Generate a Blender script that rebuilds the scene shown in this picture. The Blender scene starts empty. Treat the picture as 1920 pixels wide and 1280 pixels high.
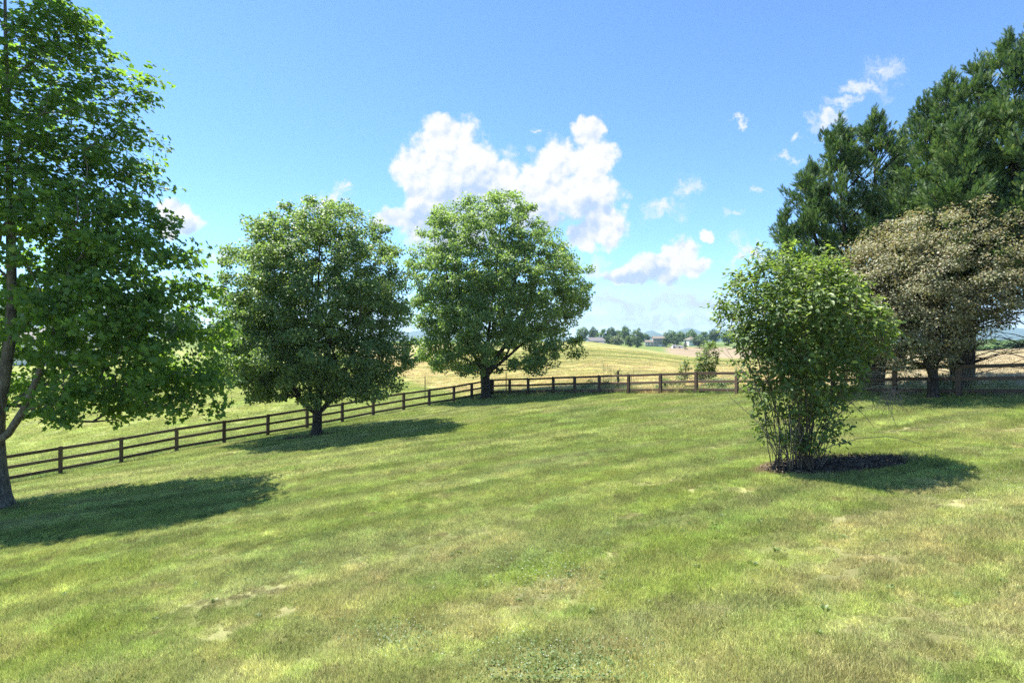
import bpy, math, random
import numpy as np
from mathutils import Vector

SC = bpy.context.scene
COL = SC.collection
RNG = np.random.default_rng(7)
random.seed(7)

# ------------------------------------------------------------------ camera
F = 1067.0            # focal length in photo pixels (1920 wide)
CZ = 3.76             # eye height above the lawn under the camera
cd = bpy.data.cameras.new('camera')
cd.sensor_width = 36.0
cd.lens = 36.0 * F / 1920.0
cd.clip_start = 0.1
cd.clip_end = 30000
cam = bpy.data.objects.new('camera', cd)
cam.location = (0, 0, CZ)
cam.rotation_euler = (math.radians(90), 0, 0)
COL.objects.link(cam)
SC.camera = cam

# ------------------------------------------------------------------ light
SUN_EL = math.radians(66)
SUN_AZ = Vector((-0.86, 0.50, 0)).normalized()          # towards the sun
SUN_DIR = Vector((SUN_AZ.x * math.cos(SUN_EL), SUN_AZ.y * math.cos(SUN_EL), math.sin(SUN_EL)))
sd = bpy.data.lights.new('sun', 'SUN')
sd.energy = 5.0
sd.angle = math.radians(0.5)
sd.color = (1.0, 0.955, 0.87)
sun = bpy.data.objects.new('sun', sd)
sun.rotation_euler = SUN_DIR.to_track_quat('Z', 'Y').to_euler()
COL.objects.link(sun)
SC.view_settings.view_transform = 'Standard'
SC.view_settings.look = 'None'
SC.view_settings.exposure = 1.65
SC.view_settings.gamma = 1
SC.cycles.use_denoising = False
SC.cycles.max_bounces = 8
SC.cycles.diffuse_bounces = 4
SC.cycles.transmission_bounces = 5
SC.cycles.transparent_max_bounces = 8
SC.cycles.volume_bounces = 0
SC.cycles.adaptive_threshold = 0.01
SC.cycles.caustics_reflective = False
SC.cycles.caustics_refractive = False
SC.cycles.sample_clamp_indirect = 6


# ------------------------------------------------------------------ node helper
class E:
    """A socket with arithmetic."""
    def __init__(s, nt, sock): s.nt = nt; s.s = sock
    def _m(s, op, *a, clamp=False):
        n = s.nt.nodes.new('ShaderNodeMath'); n.operation = op; n.use_clamp = clamp
        for i, v in enumerate((s,) + a):
            if isinstance(v, E): s.nt.links.new(v.s, n.inputs[i])
            else: n.inputs[i].default_value = v
        return E(s.nt, n.outputs[0])
    def __add__(s, o): return s._m('ADD', o)
    __radd__ = __add__
    def __sub__(s, o): return s._m('SUBTRACT', o)
    def __rsub__(s, o): return (s * -1.0) + o
    def __mul__(s, o): return s._m('MULTIPLY', o)
    __rmul__ = __mul__
    def __truediv__(s, o): return s._m('DIVIDE', o)
    def min(s, o): return s._m('MINIMUM', o)
    def max(s, o): return s._m('MAXIMUM', o)
    def abs(s): return s._m('ABSOLUTE')
    def sin(s): return s._m('SINE')
    def step(s, a, b):                                   # smoothstep a..b
        n = s.nt.nodes.new('ShaderNodeMapRange'); n.interpolation_type = 'SMOOTHSTEP'
        s.nt.links.new(s.s, n.inputs[0])
        lo, hi = (a, b) if a < b else (b, a)
        n.inputs[1].default_value = lo; n.inputs[2].default_value = hi
        n.inputs[3].default_value, n.inputs[4].default_value = (0, 1) if a < b else (1, 0)
        return E(s.nt, n.outputs[0])


def combine(nt, x, y, z):
    n = nt.nodes.new('ShaderNodeCombineXYZ')
    for i, v in enumerate((x, y, z)):
        if isinstance(v, E): nt.links.new(v.s, n.inputs[i])
        else: n.inputs[i].default_value = v
    return E(nt, n.outputs[0])


def noise(nt, vec, scale, detail=3, rough=0.55, dist=0.0, dim='3D'):
    n = nt.nodes.new('ShaderNodeTexNoise'); n.noise_dimensions = dim
    n.inputs['Scale'].default_value = scale; n.inputs['Detail'].default_value = detail
    n.inputs['Roughness'].default_value = rough; n.inputs['Distortion'].default_value = dist
    if vec is not None: nt.links.new(vec.s, n.inputs['Vector'])
    return E(nt, n.outputs['Fac'])


def mix(nt, f, a, b, blend='MIX'):
    n = nt.nodes.new('ShaderNodeMix'); n.data_type = 'RGBA'; n.blend_type = blend
    for i, v in ((0, f), (6, a), (7, b)):
        if isinstance(v, E): nt.links.new(v.s, n.inputs[i])
        elif isinstance(v, (int, float)): n.inputs[i].default_value = v if i == 0 else (v, v, v, 1)
        else: n.inputs[i].default_value = (*v, 1)
    return E(nt, n.outputs[2])


def sep(nt, v):
    n = nt.nodes.new('ShaderNodeSeparateXYZ'); nt.links.new(v.s, n.inputs[0])
    return [E(nt, n.outputs[i]) for i in range(3)]


def attr(nt, name):
    n = nt.nodes.new('ShaderNodeAttribute'); n.attribute_name = name
    return E(nt, n.outputs['Fac'])


def new_mat(name):
    m = bpy.data.materials.new(name); m.use_nodes = True
    nt = m.node_tree; nt.nodes.clear()
    out = nt.nodes.new('ShaderNodeOutputMaterial')
    return m, nt, out


# ------------------------------------------------------------------ world: clear blue sky with cumulus
def U(px): return (px - 960) / F
def V(py): return (640 - py) / F

w = bpy.data.worlds.new('World'); SC.world = w; w.use_nodes = True
nt = w.node_tree; nt.nodes.clear()
w.cycles.sampling_method = 'MANUAL'; w.cycles.sample_map_resolution = 256
wo = nt.nodes.new('ShaderNodeOutputWorld')
bg = nt.nodes.new('ShaderNodeBackground'); bg.inputs[1].default_value = 0.075
nt.links.new(bg.outputs[0], wo.inputs[0])
sky = nt.nodes.new('ShaderNodeTexSky'); sky.sky_type = 'NISHITA'; sky.sun_disc = False
sky.sun_elevation = SUN_EL
sky.sun_rotation = math.atan2(SUN_DIR.x, SUN_DIR.y)
sky.altitude = 200; sky.air_density = 0.85; sky.dust_density = 0.0; sky.ozone_density = 2.0
tc = nt.nodes.new('ShaderNodeTexCoord')
dx, dy, dz = sep(nt, E(nt, tc.outputs['Generated']))
ay = dy.abs().max(0.08)
cu, cv = dx / ay, dz / ay
P2 = combine(nt, cu, cv, 0.0)
# edges of the clouds are broken up by two scales of noise
SKYTINT = (0.76, 0.985, 1.15)
skyc = mix(nt, 1.0, E(nt, sky.outputs[0]), SKYTINT, 'MULTIPLY')


def blobs(lst, warp):
    """minimum over ellipses (px, py, rx, ry) of the normalised distance"""
    cur = None
    for (px, py, rx, ry) in lst:
        n = nt.nodes.new('ShaderNodeVectorMath'); n.operation = 'MULTIPLY_ADD'
        nt.links.new(warp.s, n.inputs[0])
        ix, iy = F / rx, F / ry
        n.inputs[1].default_value = (ix, iy, 0)
        n.inputs[2].default_value = (-U(px) * ix, -V(py) * iy, 0)
        l = nt.nodes.new('ShaderNodeVectorMath'); l.operation = 'LENGTH'
        nt.links.new(n.outputs[0], l.inputs[0])
        d = E(nt, l.outputs['Value'])
        cur = d if cur is None else cur._m('SMOOTH_MIN', d, 0.12)
    return cur


def warped(scale, amp, detail):
    n = nt.nodes.new('ShaderNodeTexNoise'); n.noise_dimensions = '2D'; n.inputs['Scale'].default_value = scale
    n.inputs['Detail'].default_value = detail; n.inputs['Roughness'].default_value = 0.6
    nt.links.new(P2.s, n.inputs['Vector'])
    a = nt.nodes.new('ShaderNodeVectorMath'); a.operation = 'SUBTRACT'
    nt.links.new(n.outputs['Color'], a.inputs[0]); a.inputs[1].default_value = (0.5, 0.5, 0.5)
    b = nt.nodes.new('ShaderNodeVectorMath'); b.operation = 'MULTIPLY_ADD'
    nt.links.new(a.outputs[0], b.inputs[0]); b.inputs[1].default_value = (amp, amp, 0)
    nt.links.new(P2.s, b.inputs[2])
    return E(nt, b.outputs[0])

W1 = warped(13, 0.055, 6)
W2 = warped(17, 0.10, 6)
puffs = [(842, 275, 66, 56), (790, 315, 56, 46), (880, 330, 84, 72), (810, 360, 50, 60), (935, 325, 40, 36),
         (850, 420, 110, 52), (745, 408, 44, 22),
         (1105, 252, 36, 32), (1060, 300, 70, 42), (1120, 300, 50, 40), (1010, 345, 60, 46), (1090, 360, 84, 48),
         (1130, 420, 46, 42), (1095, 440, 40, 26), (1010, 400, 50, 40), (960, 372, 36, 34),
         (335, 410, 42, 30), (322, 430, 30, 20),
         (1270, 478, 40, 34), (1238, 500, 56, 32), (1185, 520, 50, 18), (1310, 500, 26, 20), (1328, 440, 20, 13)]
soft = [(1290, 362, 26, 32), (1240, 392, 34, 20), (1368, 396, 20, 12), (1433, 360, 15, 11), (1408, 478, 44, 24),
        (1375, 490, 30, 12), (1650, 128, 44, 24), (1615, 165, 46, 18), (1580, 195, 36, 12), (1550, 222, 32, 16),
        (1505, 258, 18, 10), (1478, 294, 18, 8), (605, 370, 48, 15), (640, 355, 16, 10), (525, 392, 14, 7),
        (1180, 575, 110, 28), (1290, 565, 70, 24), (1240, 600, 180, 26), (1050, 590, 80, 20), (1110, 500, 24, 22),
        (410, 487, 26, 13), (1400, 228, 14, 9), (1012, 238, 8, 8), (1720, 560, 90, 22), (560, 600, 160, 20), (250, 590, 160, 18)]


def billow(vec):
    """cauliflower relief: two scales of rounded cells"""
    r_ = None
    for sc_, wt in ((20, .55), (47, .30), (105, .15)):
        n = nt.nodes.new('ShaderNodeTexVoronoi'); n.voronoi_dimensions = '2D'; n.feature = 'SMOOTH_F1'
        n.inputs['Scale'].default_value = sc_; n.inputs['Smoothness'].default_value = .55
        nt.links.new(vec.s, n.inputs['Vector'])
        e = (1.0 - E(nt, n.outputs['Distance'])) * wt
        r_ = e if r_ is None else r_ + e
    return r_

d1 = blobs(puffs, W1)
d2 = blobs(soft, W2)
WB = warped(30, 0.012, 3)
LOFF = nt.nodes.new('ShaderNodeVectorMath'); LOFF.operation = 'ADD'
nt.links.new(WB.s, LOFF.inputs[0]); LOFF.inputs[1].default_value = (-0.007, 0.010, 0)
bA = billow(WB); bB = billow(E(nt, LOFF.outputs[0]))
nf = noise(nt, P2, 34, 5, 0.65, dim='2D')
m1 = (d1 - (bA - .62) * .75 - (nf - 0.5) * 0.55).step(1.18, 0.76)
nw = noise(nt, W2, 22, 5, 0.68, dim='2D')
m2 = (d2 - (nw - 0.5) * 2.2).step(1.3, -0.1) * 0.95
# shaded bellies: blue-grey inside and below, white where the sun reaches
sh = blobs([(880, 385, 88, 66), (820, 430, 80, 50), (910, 420, 80, 40), (1060, 425, 80, 36), (1000, 420, 60, 50),
            (1250, 512, 40, 20), (1200, 525, 60, 14), (345, 425, 26, 14), (1240, 600, 400, 40), (1100, 395, 34, 22), (1145, 395, 22, 16)], W1)
relief = (bA - bB) * 2.3 + (nf - .5) * .35
lit = ((sh - (bA - .62) * .5).step(0.1, 1.5) + relief).max(0.0).min(1.0)
cloudc = mix(nt, lit, (2.35, 3.0, 4.1), (4.25, 4.3, 4.35))
band = noise(nt, combine(nt, cu * 3.0, cv * 16.0, 0.0), 1.6, 5, .6, dim='2D')
m3 = (cv.step(.15, .035) * .55 + (band - .5) * 1.1).step(.22, .75) * cv.step(.16, .06) * .75      # far cloud deck near the horizon
m = m1.max(m2)
softc = mix(nt, m1.step(0.0, 0.3), mix(nt, cv.step(.04, .16), (2.75, 3.25, 4.4), (3.9, 4.1, 4.4)), cloudc)
fin = mix(nt, m, mix(nt, m3, skyc, (2.75, 3.3, 4.6)), softc)
nt.links.new(fin.s, bg.inputs[0])

# ------------------------------------------------------------------ terrain
def plane(x, y): return 0.101 * np.clip(x, -45, 45) - 0.0098 * np.clip(y, -60, 90)

FENCE_L0, CORNER = np.array([-25.0, 22.74]), np.array([-1.75, 47.1])
FR = [CORNER, np.array([4.47, 40.75]), np.array([10.7, 33.07]), np.array([17.66, 22.5]), np.array([22.6, 14.6])]


def side(a, b, x, y):                    # signed distance to the left of a->b
    d = (b - a) / np.linalg.norm(b - a)
    return -(x - a[0]) * d[1] + (y - a[1]) * d[0]


def beyond(x, y):
    return np.maximum(side(FENCE_L0, CORNER, x, y), side(FR[0], FR[3], x, y) - 0.9)


T_PX = np.array([-150, 150, 450, 800, 1080, 1200, 1300, 1500, 1900.])
T_U = (T_PX - 960) / F
T_Y = np.array([20, 40, 60, 100, 130, 160, 220, 300, 430, 520, 900, 2000, 9000.])
T_Z = [[-6.1, -6.1, -5.7, -5.0, -3.3, -3.1, -3.2, -3.0, -2.7], [-5.8, -5.7, -5.4, -3.8, -1.9, -2.2, -3.2, -3.3, -3.2],
       [-3.8, -3.6, -4.2, -2.4, -.3, -1.8, -3.5, -4.0, -3.6], [-2.5, -2.3, -3, -1.4, 0.05, -2.2, -4.6, -5, -4.2],
       [1, .8, -1, -1., -1., -5.5, -8, -7, -5.5], [3, 3, 0, -1, -2.5, -7.5, -9, -8.5, -7], [3, 3, 1, -1, -2., -4.5, -4.9, -5, -5],
       [3, 3, 1, -1, -1, -2.3, -2.3, -3, -4], [3, 3, 2, 0, -2, -3, -3, -4, -6], [0] * 9, [0] * 9]
T_Z = np.array([[float(plane(u * 20, 20)) - CZ for u in T_U], [float(plane(u * 40, 40)) - CZ for u in T_U]] + T_Z) + CZ


def catmull(xs, x):
    i = np.clip(np.searchsorted(xs, x, side='right') - 1, 0, len(xs) - 2)
    t = np.clip((x - xs[i]) / (xs[i + 1] - xs[i]), 0, 1)
    idx = np.stack([np.clip(i + k, 0, len(xs) - 1) for k in (-1, 0, 1, 2)])
    wts = np.stack([-.5 * t + t * t - .5 * t ** 3, 1 - 2.5 * t * t + 1.5 * t ** 3, .5 * t + 2 * t * t - 1.5 * t ** 3, -.5 * t * t + .5 * t ** 3])
    return idx, wts


def H(x, y):
    x = np.asarray(x, float); y = np.asarray(y, float)
    pl = plane(x, y)
    und = 0.025 * np.sin(x * 0.9 + 0.6 * np.sin(y * .5)) * np.sin(y * 0.8 + .4) + 0.03 * np.sin(x * .31 + y * .42)
    u = np.clip(x / np.maximum(y, 1.0), -1.05, 0.95)
    r = np.sqrt(x * x + y * y) / np.sqrt(1 + u * u)
    iu, wu = catmull(T_U, u); iy, wy = catmull(np.log(T_Y), np.log(np.clip(r, 20, 9000)))
    far = np.zeros_like(pl)
    for a in range(4):
        for b in range(4):
            far = far + wy[a] * wu[b] * T_Z[iy[a], iu[b]]
    t = np.clip(beyond(x, y) / 10.0, 0, 1); t = t * t * (3 - 2 * t)
    return (pl + und) * (1 - t) + far * t


def h(x, y): return float(H(np.array([x]), np.array([y]))[0])


def hit(px, py, y0=4.0, y1=900.0):
    """where the line of sight through a photo pixel meets the ground"""
    ys = np.exp(np.linspace(math.log(y0), math.log(y1), 4000))
    zs = CZ + V(py) * ys
    g = H(U(px) * ys, ys)
    k = int(np.argmax(g >= zs))
    return np.array([U(px) * ys[k], ys[k], g[k]])


# ------------------------------------------------------------------ mesh helpers
def tag(o, label=None, cat=None, group=None, kind=None):
    if label: o['label'] = label
    if cat: o['category'] = cat
    if group: o['group'] = group
    if kind: o['kind'] = kind
    return o


def link(name, me, mat=None, parent=None):
    o = bpy.data.objects.new(name, me)
    COL.objects.link(o)
    if mat is not None and len(me.materials) == 0: me.materials.append(mat)
    if parent is not None: o.parent = parent
    return o


def empty(name, loc, rz=0):
    o = bpy.data.objects.new(name, None); COL.objects.link(o)
    o.location = loc; o.rotation_euler = (0, 0, rz); o.empty_display_size = 0.3
    return o


def mesh_np(name, verts, loops, starts, totals, face_attrs=None, smooth=False):
    me = bpy.data.meshes.new(name)
    verts = np.ascontiguousarray(verts, np.float32)
    me.vertices.add(len(verts)); me.vertices.foreach_set('co', verts.ravel())
    me.loops.add(len(loops)); me.loops.foreach_set('vertex_index', np.ascontiguousarray(loops, np.int32))
    me.polygons.add(len(starts))
    me.polygons.foreach_set('loop_start', np.ascontiguousarray(starts, np.int32))
    me.polygons.foreach_set('loop_total', np.ascontiguousarray(totals, np.int32))
    me.polygons.foreach_set('use_smooth', np.full(len(starts), smooth))
    for k, v in (face_attrs or {}).items():
        a = me.attributes.new(k, 'FLOAT', 'FACE'); a.data.foreach_set('value', np.ascontiguousarray(v, np.float32))
    me.update(calc_edges=True)
    return me


class MB:
    """collects boxes, prisms and tubes into one mesh"""
    def __init__(s): s.v = []; s.f = []
    def add(s, v, f):
        o = len(s.v); s.v += [tuple(p) for p in v]; s.f += [tuple(i + o for i in q) for q in f]
        return s
    def box(s, x0, x1, y0, y1, z0, z1):
        return s.add([(x0, y0, z0), (x1, y0, z0), (x1, y1, z0), (x0, y1, z0), (x0, y0, z1), (x1, y0, z1), (x1, y1, z1), (x0, y1, z1)],
                     [(3, 2, 1, 0), (4, 5, 6, 7), (0, 1, 5, 4), (1, 2, 6, 5), (2, 3, 7, 6), (3, 0, 4, 7)])
    def tube(s, pts, rad, k=6):
        pts = [Vector(p) for p in pts]; v = []; f = []
        n = len(pts)
        for i, p in enumerate(pts):
            d = (pts[min(i + 1, n - 1)] - pts[max(i - 1, 0)]).normalized()
            a = d.cross(Vector((0.31, 0.87, 0.38))).normalized(); b = d.cross(a)
            for j in range(k):
                t = 2 * math.pi * j / k
                v.append(p + (a * math.cos(t) + b * math.sin(t)) * rad[i])
        for i in range(n - 1):
            for j in range(k):
                f.append((i * k + j, i * k + (j + 1) % k, (i + 1) * k + (j + 1) % k, (i + 1) * k + j))
        f.append(tuple(range(k - 1, -1, -1))); f.append(tuple((n - 1) * k + j for j in range(k)))
        return s.add(v, f)
    def mesh(s, name, smooth=False):
        me = bpy.data.meshes.new(name); me.from_pydata(s.v, [], s.f); me.update()
        if smooth: me.polygons.foreach_set('use_smooth', np.ones(len(me.polygons), bool))
        return me
    def build(s, name, mat, parent=None, smooth=False):
        return link(name, s.mesh(name, smooth), mat, parent)


def bevel(o, wd=0.01):
    md = o.modifiers.new('bevel', 'BEVEL'); md.width = wd; md.segments = 1; md.limit_method = 'ANGLE'
    return o


# ------------------------------------------------------------------ ground colours (shared by soil sheet and grass blades)
PATCH = [(470, 1112, 1.0, .30, .35), (310, 1185, .28, .17, 0.3), (402, 1190, .40, .20, .4), (665, 1050, .35, .14, .2), (690, 965, .30, .16, .2),
         (1180, 970, .45, .13, .2), (1170, 1030, .55, .12, .5), (1325, 912, .45, .16, .1), (1600, 972, .5, .16, 0.), (1800, 945, .75, .25, .1),
         (1735, 800, 1.35, .32, .1), (1895, 806, .8, .28, .1), (1400, 920, .3, .2, 0), (800, 1008, .3, .12, .3), (1240, 905, .5, .14, .1),
         (545, 1140, .28, .18, .2), (1660, 985, .24, .1, .2), (1560, 935, .35, .1, 0.1), (1700, 960, .4, .1, .1)]
PATCHW = []
for (px, py, a, b, ang) in PATCH:
    q = hit(px, py); PATCHW.append((q[0], q[1], a, b, ang))
BED = hit(1562, 872)          # mulch bed under the shrub
BEDR = (1.75, .85)


def _hash(i, j, seed):
    n = (i.astype(np.int64) * 374761393 + j.astype(np.int64) * 668265263 + seed * 974634777) & 0xFFFFFFFF
    n = ((n ^ (n >> 13)) * 1274126177) & 0xFFFFFFFF
    n = n ^ (n >> 16)
    return (n & 0xFFFFFF) / float(0xFFFFFF)


def fbm(x, y, seed=0, det=3, ro=.55):
    """smooth value noise, mean 0.5"""
    tot = np.zeros_like(x); amp = 1.0; nrm = 0.0
    for k in range(det):
        fx, fy = np.floor(x), np.floor(y); tx, ty = x - fx, y - fy
        tx = tx * tx * (3 - 2 * tx); ty = ty * ty * (3 - 2 * ty)
        i, j = fx, fy
        v = (_hash(i, j, seed + k) * (1 - tx) + _hash(i + 1, j, seed + k) * tx) * (1 - ty) + (_hash(i, j + 1, seed + k) * (1 - tx) + _hash(i + 1, j + 1, seed + k) * tx) * ty
        tot += v * amp; nrm += amp; amp *= ro
        x = x * 2.03 + 17.3; y = y * 2.03 - 9.1
    return np.clip((tot / nrm - .5) * 1.25 + .5, 0, 1)


def sst(v, a, b):
    t = np.clip((v - a) / (b - a), 0, 1); return t * t * (3 - 2 * t)


def lerp(f, a, b):
    f = np.asarray(f)[..., None]
    return (1 - f) * np.asarray(a, float) + f * np.asarray(b, float)


def patch_field(x, y, grow=1.0):
    m = np.full(len(x), 9.0)
    for (qx, qy, a, b, ang) in PATCHW:
        ca, sa = math.cos(ang), math.sin(ang)
        e1 = ((x - qx) * ca + (y - qy) * sa) / (a * grow); e2 = ((y - qy) * ca - (x - qx) * sa) / (b * grow)
        m = np.minimum(m, e1 * e1 + e2 * e2)
    return m


def bareness(x, y):
    return sst(-(patch_field(x, y) + (fbm(x * 5, y * 5, 40) - .5) * 2.4 + (fbm(x * 1.3, y * 1.3, 44) - .5) * 1.5), -1.5, -.3)


def in_bed(x, y): return ((x - BED[0]) / BEDR[0]) ** 2 + ((y - BED[1]) / BEDR[1]) ** 2


GB = 1.45


def gcol(X, Y, jitter=0.0):
    """natural colour of lawn, meadow, stubble and far fields over the ground plan"""
    nbig = fbm(X * .16, Y * .16, 1); nmid = fbm(X * .9, Y * .9, 2, 4); nfin = fbm(X * 5, Y * 5, 3)
    S = X * .957 + Y * .29; T = Y * .957 - X * .29
    streak = fbm(S * .10, T * .55, 4, 4); streak2 = fbm(S * .22, T * 1.5, 5)
    lush = lerp(sst(nmid, .2, .8), (.200, .250, .062), (.245, .290, .078))
    pale = lerp(nfin, (.27, .305, .10), (.33, .345, .135))
    yard = lerp(sst(streak * .8 + nmid * .35 + streak2 * .4, .60, 1.05), lush, pale)
    mow = np.sin(T * (2 * math.pi / 1.75) + .4 * np.sin(S * .35)) * (.5 + nbig)
    yard = yard * (1 + .14 * mow[:, None] + .18 * (fbm(S * 1.6, T * 3.2, 33) - .5)[:, None])
    yard = lerp(sst(fbm(S * .25, T * .6, 6), .52, .76) * .25, yard, lerp(nfin, (.11, .16, .062), (.17, .22, .095)))
    yard = lerp(sst(fbm(S * .18 + 3, T * .5, 16), .54, .76) * .35, yard, (.23, .29, .04))
    near = sst(-(Y - X * .45), -14.0, -3.5)
    dry = sst(fbm(S * .35, T * .75, 7, 4) + near * .42 + (nfin - .5) * .35, .63, 1.02)
    yard = lerp(dry * .52, yard, lerp(sst(nfin, .3, .7), (.31, .285, .135), (.40, .36, .18)))
    yard = lerp(bareness(X, Y) * .55, yard, lerp(nfin, (.20, .175, .10), (.28, .245, .145)))
    yard = lerp(sst(-(in_bed(X, Y) + (nmid - .5) * .6), -1.25, -.95), yard, (.30, .22, .13))
    out = beyond(X, Y)
    hay_side = side(np.array([-14.2, 74.0]), np.array([-2.6, 46.5]), X, Y) + (nmid - .5) * 3
    lane = np.sin((X * .99 - Y * .10) * (2 * math.pi / 5.2)); lane2 = np.sin((X * .80 + Y * .6 + nbig * 1.5) * (2 * math.pi / 2.6))
    mown = lerp(nmid, (.245, .30, .075), (.33, .35, .105))
    mown = lerp(sst(lane, .86, .99) * .45 + sst(lane2, .2, 1.) * .12, mown, (.44, .44, .22))
    mown = lerp(sst(fbm(X * .07, Y * .07, 8), .5, .7) * .45, mown, (.21, .275, .062))
    hs2 = fbm((X * .93 - Y * .36) * .02, (Y * .93 + X * .36) * .35, 9)
    tan = lerp(nmid, (.43, .355, .165), (.56, .47, .25))
    tan = lerp(sst(hs2, .42, .62) * .6, tan, (.31, .31, .11))
    crest = sst(Y - X * .15, 50., 95.)
    yg = lerp(sst(fbm((X * .93 - Y * .36) * .02, (Y * .93 + X * .36) * .55, 29), .36, .62), (.19, .23, .055), (.40, .375, .15))
    hay = lerp(np.minimum(crest * sst(X, -20., 6.), .9), tan, yg)
    hay = lerp(sst(X - Y * .42, 0., 8.) * .9, hay, lerp(nmid, (.37, .32, .21), (.47, .41, .28)))
    field = lerp(sst(hay_side, -1.5, 1.5), mown, hay)
    field = lerp(sst(Y + np.abs(X) * .2, 175., 215.), field, lerp(fbm(X * .02, Y * .02, 10, 4), (.12, .20, .042), (.22, .27, .083)))
    fh = sst(X - Y * .265, -2, 6) * sst(Y, 240, 262) * sst(-Y, -455, -432)
    field = lerp(fh, field, lerp(fbm(X * .05, Y * .05, 12), (.29, .225, .145), (.37, .295, .195)))
    field = lerp(sst(-out, -3.5, -1.0) * sst(nmid, .25, .55), field, (.15, .22, .052))
    return np.clip(lerp(sst(out, -.05, .15), yard, field) * GB, 0, .85)


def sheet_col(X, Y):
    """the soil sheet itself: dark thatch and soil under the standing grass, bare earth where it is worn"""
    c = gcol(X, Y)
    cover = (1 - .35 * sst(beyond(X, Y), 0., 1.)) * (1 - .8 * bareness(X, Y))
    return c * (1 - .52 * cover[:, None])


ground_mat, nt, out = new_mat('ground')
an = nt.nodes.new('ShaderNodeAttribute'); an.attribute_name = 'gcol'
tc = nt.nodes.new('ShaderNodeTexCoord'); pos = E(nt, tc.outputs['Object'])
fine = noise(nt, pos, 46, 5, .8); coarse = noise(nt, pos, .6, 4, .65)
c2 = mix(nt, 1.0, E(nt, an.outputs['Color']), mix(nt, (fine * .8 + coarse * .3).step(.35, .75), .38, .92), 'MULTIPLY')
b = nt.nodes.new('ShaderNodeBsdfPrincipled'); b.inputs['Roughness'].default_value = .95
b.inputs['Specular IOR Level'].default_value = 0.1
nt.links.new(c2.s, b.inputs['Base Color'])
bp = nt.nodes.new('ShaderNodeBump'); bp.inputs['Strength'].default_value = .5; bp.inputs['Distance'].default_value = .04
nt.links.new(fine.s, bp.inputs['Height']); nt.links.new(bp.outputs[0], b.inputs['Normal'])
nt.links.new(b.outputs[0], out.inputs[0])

grass_mat, nt, out = new_mat('grass_blade')
an = nt.nodes.new('ShaderNodeAttribute'); an.attribute_type = 'INSTANCER'; an.attribute_name = 'gcol'
t = attr(nt, 'tint')
c = mix(nt, 1.0, E(nt, an.outputs['Color']), mix(nt, t, .34, 1.55), 'MULTIPLY')
c = mix(nt, attr(nt, 'straw') * .55, c, (.50, .43, .22))
pb = nt.nodes.new('ShaderNodeBsdfPrincipled'); pb.inputs['Roughness'].default_value = .55
pb.inputs['Specular IOR Level'].default_value = .3
tr = nt.nodes.new('ShaderNodeBsdfTranslucent')
nt.links.new(c.s, pb.inputs['Base Color']); nt.links.new(c.s, tr.inputs['Color'])
mx = nt.nodes.new('ShaderNodeMixShader'); mx.inputs[0].default_value = .45
nt.links.new(pb.outputs[0], mx.inputs[1]); nt.links.new(tr.outputs[0], mx.inputs[2])
nt.links.new(mx.outputs[0], out.inputs[0])

# ground sheet: polar grid round the camera, finer in front
ang = np.concatenate([np.radians(np.linspace(-48, 48, 281)), np.radians(np.linspace(48, 312, 70))[1:-1]])
rad = np.concatenate([[0.0], np.exp(np.linspace(math.log(1.5), math.log(5500), 385))])
A, R = np.meshgrid(ang, rad[1:], indexing='ij')
gx, gy = (np.sin(A) * R), (np.cos(A) * R)
gz = H(gx, gy)
n_a, n_r = A.shape
verts = np.concatenate([np.stack([gx, gy, gz], -1).reshape(-1, 3), [[0, 0, h(0, 0)]]])
ia = np.arange(n_a)[:, None]; ir = np.arange(n_r - 1)[None, :]
ib = (ia + 1) % n_a
quads = np.stack([ia * n_r + ir, ia * n_r + ir + 1, ib * n_r + ir + 1, ib * n_r + ir], -1).reshape(-1, 4)[:, ::-1]
cen = np.stack([np.full(n_a, n_a * n_r), np.arange(n_a) * n_r, ((np.arange(n_a) + 1) % n_a) * n_r], -1)[:, ::-1]
loops = np.concatenate([quads.ravel(), cen.ravel()])
tot = np.concatenate([np.full(len(quads), 4), np.full(len(cen), 3)])
st = np.concatenate([[0], np.cumsum(tot)[:-1]])
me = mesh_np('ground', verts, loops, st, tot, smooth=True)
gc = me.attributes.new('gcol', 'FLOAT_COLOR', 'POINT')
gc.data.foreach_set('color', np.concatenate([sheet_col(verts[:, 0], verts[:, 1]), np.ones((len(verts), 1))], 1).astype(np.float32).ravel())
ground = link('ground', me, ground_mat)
tag(ground, kind='structure')

# ------------------------------------------------------------------ grass: blades in small tufts scattered by geometry nodes
def blade_tile(name, n, size, lmin, lmax, wid, seed, lean=0.95, straw=.15):
    r = np.random.default_rng(seed)
    p = np.zeros((n, 3)); p[:, :2] = r.uniform(-size / 2, size / 2, (n, 2))
    a = r.uniform(0, 2 * math.pi, n); L = r.uniform(lmin, lmax, n)
    la = r.uniform(0, 2 * math.pi, n); ln = np.abs(r.normal(0, lean, n))
    sidev = np.stack([np.cos(a), np.sin(a), np.zeros(n)], -1) * (wid * r.uniform(.6, 1.3, n))[:, None]
    tipd = np.stack([np.cos(la) * np.sin(ln), np.sin(la) * np.sin(ln), np.abs(np.cos(ln)) + .12], -1)
    v = np.stack([p - sidev, p + sidev, p + tipd * L[:, None]], 1).reshape(-1, 3)
    v[:, 2] -= .004
    cell = _hash(np.floor(p[:, 0] / (size * .13)), np.floor(p[:, 1] / (size * .13)), seed)
    me = mesh_np(name, v, np.arange(3 * n), np.arange(n) * 3, np.full(n, 3),
                 {'tint': np.clip(r.uniform(0, 1, n) * .55 + cell * .55, 0, 1), 'straw': (r.uniform(0, 1, n) < straw).astype(float)})
    me.materials.append(grass_mat)
    return bpy.data.objects.new(name, me)


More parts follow.
